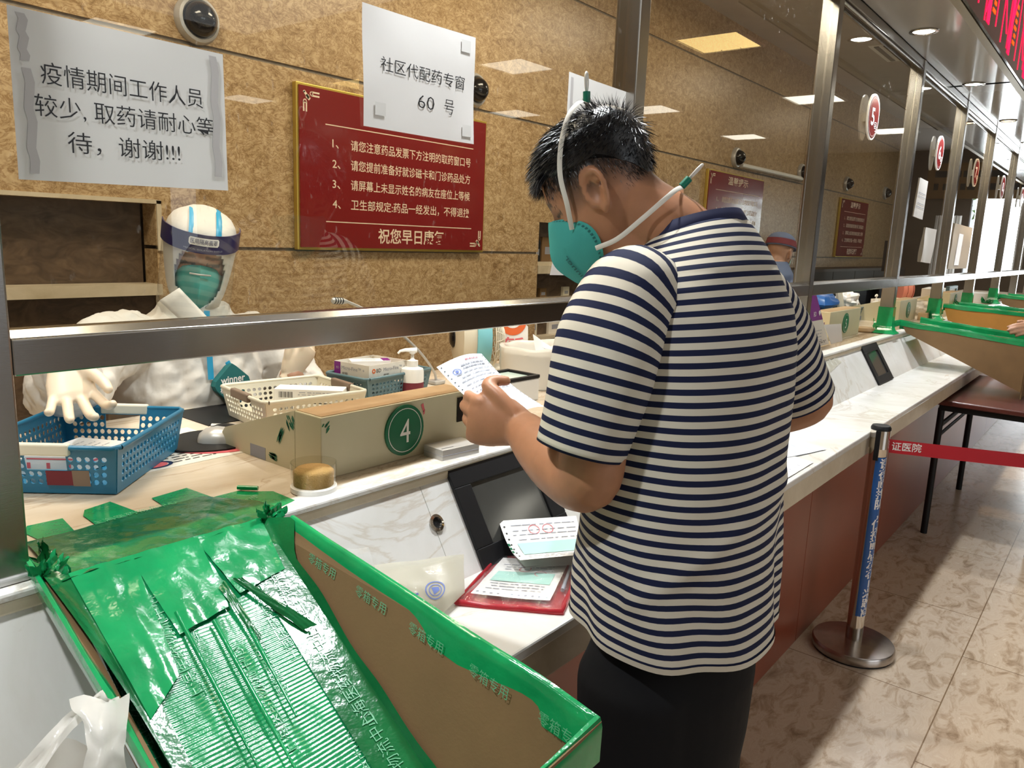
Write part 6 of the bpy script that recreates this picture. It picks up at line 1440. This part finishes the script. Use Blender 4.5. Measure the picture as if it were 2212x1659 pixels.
# ---- the worker in protective clothing
t = thing('person', 'worker in white hooded coverall, face shield, green mask and gloves, reaching into the blue basket', 'person', (1.05, 1.93, 0))
ST = headT(V((1.056, 1.895, 1.420)), 243, 12, -7) @ Matrix.Scale(0.93, 4)
W1, W2 = V((0.563, 1.488, 1.250)), V((1.195, 1.705, 1.120))
b = MB(); m = 'skin2'; headloft(b, ST, m)
limb(b, [(1.05, 1.94, 1.22), ST @ V((0, -0.02, -0.07))], [0.065, 0.055], m, 16)
b.loft([ell(c, a, d, 24) for c, a, d in (((1.04, 1.95, .52), .15, .11), ((1.04, 1.95, .8), .14, .10), ((1.04, 1.94, 1.1), .15, .10), ((1.04, 1.94, 1.2), .14, .08), ((1.04, 1.94, 1.24), .07, .05))], m)
limb(b, [(0.86, 1.93, 1.19), (0.66, 1.74, 1.14), (0.60, 1.60, 1.20), W1], [0.05, 0.045, 0.04, 0.03], m); limb(b, [(1.22, 1.92, 1.19), (1.33, 1.84, 1.0), (1.27, 1.76, 1.05), W2], [0.05, 0.045, 0.04, 0.03], m)
for sx in (-1, 1): limb(b, [(1.04+sx*.09, 1.94, .54), (1.0+sx*.10, 1.62-.0, .53) if False else (1.04+sx*.10, 2.20, .53), (1.04+sx*.10, 2.22, .10)], [0.08, 0.06, 0.045], m)
o = b.build('body', t, remesh=0.005, relax=2)
def brow(p):
    x, y, z = p.x, p.y, p.z
    if y > 0.06 and 0.019 < z+abs(x)*0.10 < 0.028 and 0.012 < abs(x) < 0.056: return 0.6
    if y > 0.05 and abs(z-0.002+abs(x)*0.06) < 0.004 and 0.014 < abs(x) < 0.050: return 0.95
    return 0.0
stubble(o, Matrix.Translation(-V(t.location)) @ ST, brow)
b = MB(); m = 'coverall'
b.loft([ell(c, a, d, 36) for c, a, d in (((1.04, 1.95, .50), .21, .17), ((1.04, 1.95, .62), .20, .16), ((1.04, 1.94, .9), .205, .155), ((1.04, 1.93, 1.08), .215, .150), ((1.04, 1.93, 1.18), .205, .130), ((1.045, 1.93, 1.235), .165, .105), ((1.05, 1.925, 1.27), .11, .09), ((1.053, 1.92, 1.30), .085, .082))], m)
limb(b, [(0.90, 1.93, 1.20), (0.80, 1.87, 1.205), (0.665, 1.745, 1.15), (0.615, 1.62, 1.18), (0.582, 1.525, 1.228)], [0.085, 0.082, 0.078, 0.066, 0.045], m, 20)
limb(b, [(1.19, 1.92, 1.19), (1.27, 1.89, 1.14), (1.34, 1.83, 1.02), (1.28, 1.77, 1.03), (1.210, 1.717, 1.098)], [0.085, 0.080, 0.074, 0.064, 0.046], m, 20)
for sx in (-1, 1): limb(b, [(1.04+sx*.10, 1.95, .56), (1.04+sx*.11, 2.2, .56), (1.04+sx*.11, 2.23, .08)], [0.11, 0.09, 0.08], m, 18)
o = b.build('coverall', t, remesh=0.0075, relax=2)
tx = bpy.data.textures.new('cloth_creases', 'CLOUDS'); tx.noise_scale = 0.055; tx.noise_depth = 2
md = o.modifiers.new('creases', 'DISPLACE'); md.texture = tx; md.strength = 0.034; md.mid_level = 0.5
sd_ = o
b = MB(); zs = [-0.150+0.285*i/34 for i in range(35)]; rings = []      # hood with a face opening
def hd(z, a):
    p = hpt(max(-0.118, min(0.121, z*0.93)), a, 0.016); p.z = z; 
    if z < -0.10: p = V((lerp(p.x, math.sin(a)*0.088, min(1, (-0.10-z)/0.05)), lerp(p.y, -0.005+math.cos(a)*0.088, min(1, (-0.10-z)/0.05)), z))
    p += V((0, 0, 1))*0.0; k = 0.004*noise.noise(p*30); return p*(1+k)
NA = 72
vs = [[ST @ hd(z, 2*PI*k/NA) for k in range(NA)] for z in zs]; vs.append([ST @ V((0, -0.012, 0.142))]*NA)
for i in range(len(vs)-1):
    for k in range(NA):
        z = zs[min(i, 34)]; a = (2*PI*(k+.5)/NA+PI) % (2*PI)-PI
        if abs(a) < 1.5 and (math.sin(a)*0.085/0.062)**2 + ((z+0.040)/0.086)**2 < 1: continue
        b.add([vs[i][k], vs[i][(k+1) % NA], vs[i+1][(k+1) % NA], vs[i+1][k]], [(0, 1, 2, 3)], 'coverall')
hood = b.build('hood', t, smooth=80, solid=0.003, weld=True)
b = MB()
for x in (-0.038, 0.030):
    pts = []
    for k in range(16):
        th = R(32+k*8.5); z0 = 0.020+0.105*math.sin(min(PI/2, th*0.9)); 
    for z in (0.035, 0.055, 0.075, 0.095, 0.11, 0.122, 0.131):
        w_, f_, kk = hsec(min(0.120, z*0.93)); w_ += 0.0175; f_ += 0.0175; kk -= 0.0175; cy, d = (f_+kk)/2, (f_-kk)/2
        pts.append(ST @ V((x, cy + d*math.sqrt(max(0, 1-(abs(x)/w_)**2.25)), z+0.002)))
    ribbon(b, pts, 0.016, 'seamblue', (1, 0, 0))
b.build('seam_tape', hood, smooth=60)
b = MB()
ribbon(b, [(0.93, 1.815, 1.235), (0.975, 1.80, 1.245), (1.02, 1.803, 1.252), (1.06, 1.813, 1.25), (1.11, 1.835, 1.25), (1.145, 1.85, 1.255)], 0.014, 'seamblue', (0, 0, 1)); ribbon(b, [(1.022, 1.805, 1.29), (1.018, 1.800, 1.25), (1.013, 1.785, 1.20), (1.01, 1.775, 1.12)], 0.016, 'seamblue', (1, 0, 0))
ribbon(b, [(1.06, 1.782, 1.16), (1.09, 1.776, 1.09), (1.095, 1.774, 1.02), (1.06, 1.776, 0.96)], 0.014, 'seamblue', (1, 0, 0)); b.build('seam_tape', sd_, smooth=60)
b = MB(); A = V((0.925, 1.80, 1.335)); b.grid(lambda u, v: lerp(lerp(V((0.915, 1.832, 1.318)), V((0.985, 1.772, 1.225)), u), lerp(V((0.950, 1.800, 1.350)), V((1.020, 1.775, 1.262)), u), v)+V((-0.3, -0.5, 0))*0.01*math.sin(PI*v), 6, 6, 'coverall'); b.build('collar_flap', sd_, smooth=60, solid=0.002)
b = MB(); f = frame((1.062, 1.762, 1.105), V((0.95, 0.12, 0.02)).normalized(), V((0.05, 0.10, 1)).normalized())
dm = [(0.0, 0.052), (0.012, 0.044), (0.050, 0.012), (0.054, 0.0), (0.048, -0.012), (0.012, -0.046), (0.0, -0.050), (-0.012, -0.046), (-0.048, -0.012), (-0.054, 0.0), (-0.050, 0.012), (-0.012, 0.044)]
b.prism([f(x, y, 0) for x, y in dm], (0, 0.02, 0), 'maskstitch'); b.text('winner', 0.026, lambda x, y, h=0: f(x, y, 0.0015), 'paper', 0, 0.004, 'C', 0.02); b.text('稳健医疗', 0.020, lambda x, y, h=0: f(x, y, 0.0015), 'paper', 0, -0.018, 'C', 0.008); b.build('chest_badge', sd_)
b = MB(); hand(b, W1, (-0.10, -0.66, -0.74), (0.9, -0.25, 0.1), 'glove', ((26, 26, 14), (22, 24, 12), (20, 24, 12), (24, 26, 14)), ((0.020, 0.006, 0.024), (0.052, 0.020, 0.040), (0.080, 0.034, 0.050), (0.104, 0.044, 0.054)), 0.95, spread=0.30, side=-1); limb(b, [W1+V((0.01, 0.03, 0.02)), W1], [0.031, 0.028], 'glove'); b.build('glove', t, remesh=0.003, relax=3)
b = MB(); hand(b, W2, (0.55, -0.15, 0.82), (-0.7, -0.3, 0.5), 'glove', ((40, 60, 30), (46, 64, 30), (50, 66, 30), (40, 50, 30)), None, 0.98, spread=0.1, side=1); limb(b, [W2+V((0.02, 0.012, -0.03)), W2], [0.032, 0.028], 'glove'); b.build('glove', t, remesh=0.003, relax=3)
for W_, d in ((V((0.582, 1.515, 1.228)), W1-V((0.615, 1.62, 1.18))), (V((1.232, 1.735, 1.085)), W2-V((1.28, 1.765, 1.05)))):
    pass
b, fn = mask_mesh(ST, 'maskgreen', 'maskstitch', 0.128)
mk = b.build('face_mask', t, smooth=60)
b = MB(); b.tube([ST @ V((x, 0.130-abs(x)*0.42-x*x*3, -0.016-abs(x)*0.10)) for x in (-0.026, -0.013, 0, 0.013, 0.026)], 0.0022, 'silver', 8); b.build('nose_wire', mk, smooth=60)
for sg in (-1, 1): b = MB(); ribbon(b, [ST @ V((sg*0.060, 0.058, -0.024)), ST @ V((sg*0.076, 0.030, -0.012))], 0.006, 'elastic', (0, 0, 1)); b.build('strap', mk)
sl = None
def vis(a, z, off=0.0): return ST @ V(((0.097+off)*math.sin(a), -0.010+(0.142+off)*math.cos(a), z))
b = MB(); b.grid(lambda u, v: vis(R(-92+184*u), lerp(-0.175, 0.052, v)), 48, 6, 'shield'); sl = b.build('face_shield', t, smooth=80)
b = MB(); b.loft([[vis(R(-95+190*k/40), z, o_) for k in range(41)] for z, o_ in ((0.042, 0.001), (0.042, 0.004), (0.092, 0.004), (0.092, 0.001))], 'navy', caps=False, closed=False)
f = lambda x, y, h=0: vis(-x/0.135, 0.067+y, 0.0055)
rr4 = [(-0.050, 0.000), (-0.046, -0.0045), (-0.025, -0.0045), (0, -0.0045), (0.025, -0.0045), (0.046, -0.0045), (0.050, 0.0), (0.050, 0.012), (0.046, 0.0165), (0.025, 0.0165), (0, 0.0165), (-0.025, 0.0165), (-0.046, 0.0165), (-0.050, 0.012)]
rrp = [(0.054*c_+0.0, 0.0105*s_) for c_, s_ in [(math.copysign(abs(math.cos(2*PI*i/32))**0.35, math.cos(2*PI*i/32)), math.copysign(abs(math.sin(2*PI*i/32))**0.6, math.sin(2*PI*i/32))) for i in range(32)]]
b.add([f(x, y) for x, y in rr4], [(0, 1, 12, 13), (1, 2, 11, 12), (2, 3, 10, 11), (3, 4, 9, 10), (4, 5, 8, 9), (5, 6, 7, 8)], 'paper')
f2 = lambda x, y, h=0: vis(x/0.135, 0.067+y, 0.0065)
b.text('医用隔离面罩', 0.015, lambda x, y, h=0: vis(-x/0.135, 0.067+y, 0.0075), 'navy', 0, 0.001, 'C', 0.004, width=0.088); b.text('MEDICAL ISOLATION SHIELD', 0.006, lambda x, y, h=0: vis(-x/0.135, 0.067+y, 0.0062), 'inkgrey', 0, -0.017, 'C', 0, width=0.13)
b.build('headband', sl, smooth=60)

# ---- colleague far behind the glass, and the customer whose hand rests on the second chute
def simple_person(label, base, HT_, torso, arms, legs, top, low, extra, sk='skin2'):
    t = thing('person', label, 'person', base); b = MB(); headloft(b, HT_, sk); ear(b, HT_, 1, sk); ear(b, HT_, -1, sk)
    c0 = V(torso[-1][0]); limb(b, [c0-V((0, 0, 0.06)), HT_ @ V((0, -0.03, -0.05))], [0.07, 0.058], sk, 16)
    b.loft([ell(c, a*0.85, d*0.85, 24) for c, a, d in torso], sk)
    for pts, hd_ in arms:
        limb(b, pts, [0.05, 0.045, 0.04, 0.03], sk); hand(b, pts[-1], *hd_[:2], sk, hd_[2], None, 1.0, side=hd_[3])
    for pts in legs: limb(b, pts, [0.08, 0.055, 0.04], sk)
    o = b.build('body', t, remesh=0.006, relax=2); stubble(o, Matrix.Translation(-V(base)) @ HT_, brow)
    b = MB(); b.loft([ell(c, a, d, 28) for c, a, d in torso], top)
    for pts, hd_ in arms: limb(b, [lerp(V(pts[0]), V(pts[1]), k) for k in (0, 0.4, 0.8)] if hd_[4] else pts[:-1]+[lerp(V(pts[-2]), V(pts[-1]), 0.8)], [0.075, 0.066, 0.06], top)
    b.build('shirt', t, remesh=0.009, relax=2)
    b = MB(); c1 = V(torso[0][0]); b.loft([ell(c1+V((0, 0, dz)), a, d, 24) for dz, a, d in ((0.06, .16, .12), (-0.06, .17, .13), (-0.13, .14, .10))], low)
    for pts in legs: limb(b, pts, [0.10, 0.08, 0.065], low)
    b.build('trousers', t, remesh=0.012, relax=2)
    extra(t, HT_); return t
def ex1(t, T):
    b = MB(); rings = []
    for i in range(12):
        z = lerp(0.040, 0.125, i/11); rings.append([T @ (hpt(min(0.121, z*0.95), -2*PI*k/32, 0.018*(1-0.3*i/11)) + V((0, 0, 0.014*i/11))) for k in range(32)])
    b.loft(rings, 'clothblue'); b.build('cap', t, smooth=60); b = MB(); b.loft([[T @ hpt(z, -2*PI*k/32, 0.021) for k in range(32)] for z in (0.045, 0.085)], 'capred', caps=False); b.build('cap_band', t, smooth=60)
    b, f = mask_mesh(T, 'mint', 'mint', 0.115); b.build('face_mask', t, smooth=60)
    b = MB(); b.grid(lambda u, v: T @ V((0.085*math.sin(R(-70+140*u)), 0.10*math.cos(R(-70+140*u))+0.05*v, 0.045-0.01*v)), 14, 3, 'clothblue'); b.build('visor', t, smooth=60, solid=0.003)
simple_person('colleague in a blue grey gown and dark red banded cap, seated far behind the glass', (5.35, 2.0, 0), headT(V((5.35, 1.95, 1.47)), 350, 10),
    [((5.32, 2.0, .50), .19, .15), ((5.32, 2.0, .8), .19, .14), ((5.31, 1.99, 1.15), .20, .16), ((5.29, 1.98, 1.32), .18, .15), ((5.31, 1.97, 1.41), .10, .09)],
    [([(5.30, 1.80, 1.22), (5.42, 1.72, 1.05), (5.60, 1.72, 1.07), (5.70, 1.73, 1.08)], ((1, 0, 0), (0, 0.5, 1), ((20, 20, 10),)*4, 1, False)), ([(5.32, 2.17, 1.22), (5.42, 2.22, 1.02), (5.6, 2.2, 1.07), (5.70, 2.15, 1.08)], ((1, 0, 0), (0, -0.5, 1), ((20, 20, 10),)*4, 1, False))],
    [[(5.32, 1.91, .55), (5.62, 1.95, .54), (5.62, 1.95, .08)], [(5.32, 2.09, .55), (5.62, 2.07, .54), (5.62, 2.07, .08)]], 'clothblue', 'clothblue', ex1)
def ex2(t, T):
    b = MB(); rings = []
    for i in range(12):
        z = lerp(0.03, 0.122, i/11); rings.append([T @ (hpt(z, -2*PI*k/32, 0.012) + V((0, -0.006, 0.006*i/11))) for k in range(32)])
    b.loft(rings, 'hair'); b.build('hair', t, smooth=60)
    for s_ in (0, 1): b = MB(); limb(b, [(5.45+0.02*s_, -0.28+0.2*s_, 0.04), (5.52+0.02*s_, -0.26+0.2*s_, 0.035)], [0.045, 0.04], 'black'); b.build('shoe', t, smooth=60)
simple_person('customer beyond the picture edge whose hand rests on the green edge of the second chute', (5.45, -0.18, 0), headT(V((5.42, -0.14, 1.60)), 130, 10),
    [((5.45, -0.18, .92), .12, .17), ((5.45, -0.18, 1.15), .12, .18), ((5.45, -0.18, 1.32), .12, .19), ((5.44, -0.17, 1.40), .09, .15), ((5.43, -0.16, 1.46), .06, .07)],
    [([(5.40, -0.02, 1.36), (5.36, 0.14, 1.16), (5.22, 0.30, 1.12), (5.10, 0.395, 1.118)], ((-0.9, 0.5, 0.02), (0.2, 0.5, 0.8), ((10, 25, 15),)*4, -1, True)), ([(5.45, -0.36, 1.36), (5.48, -0.42, 1.12), (5.40, -0.36, 0.95), (5.36, -0.32, 0.90)], ((0, 0.3, -1), (-1, 0, 0), ((20, 20, 10),)*4, 1, True))],
    [[(5.45, -0.28, .90), (5.46, -0.28, .5), (5.45, -0.28, .09)], [(5.45, -0.08, .90), (5.46, -0.08, .5), (5.47, -0.08, .09)]], 'inkgrey', 'trousers', ex2)
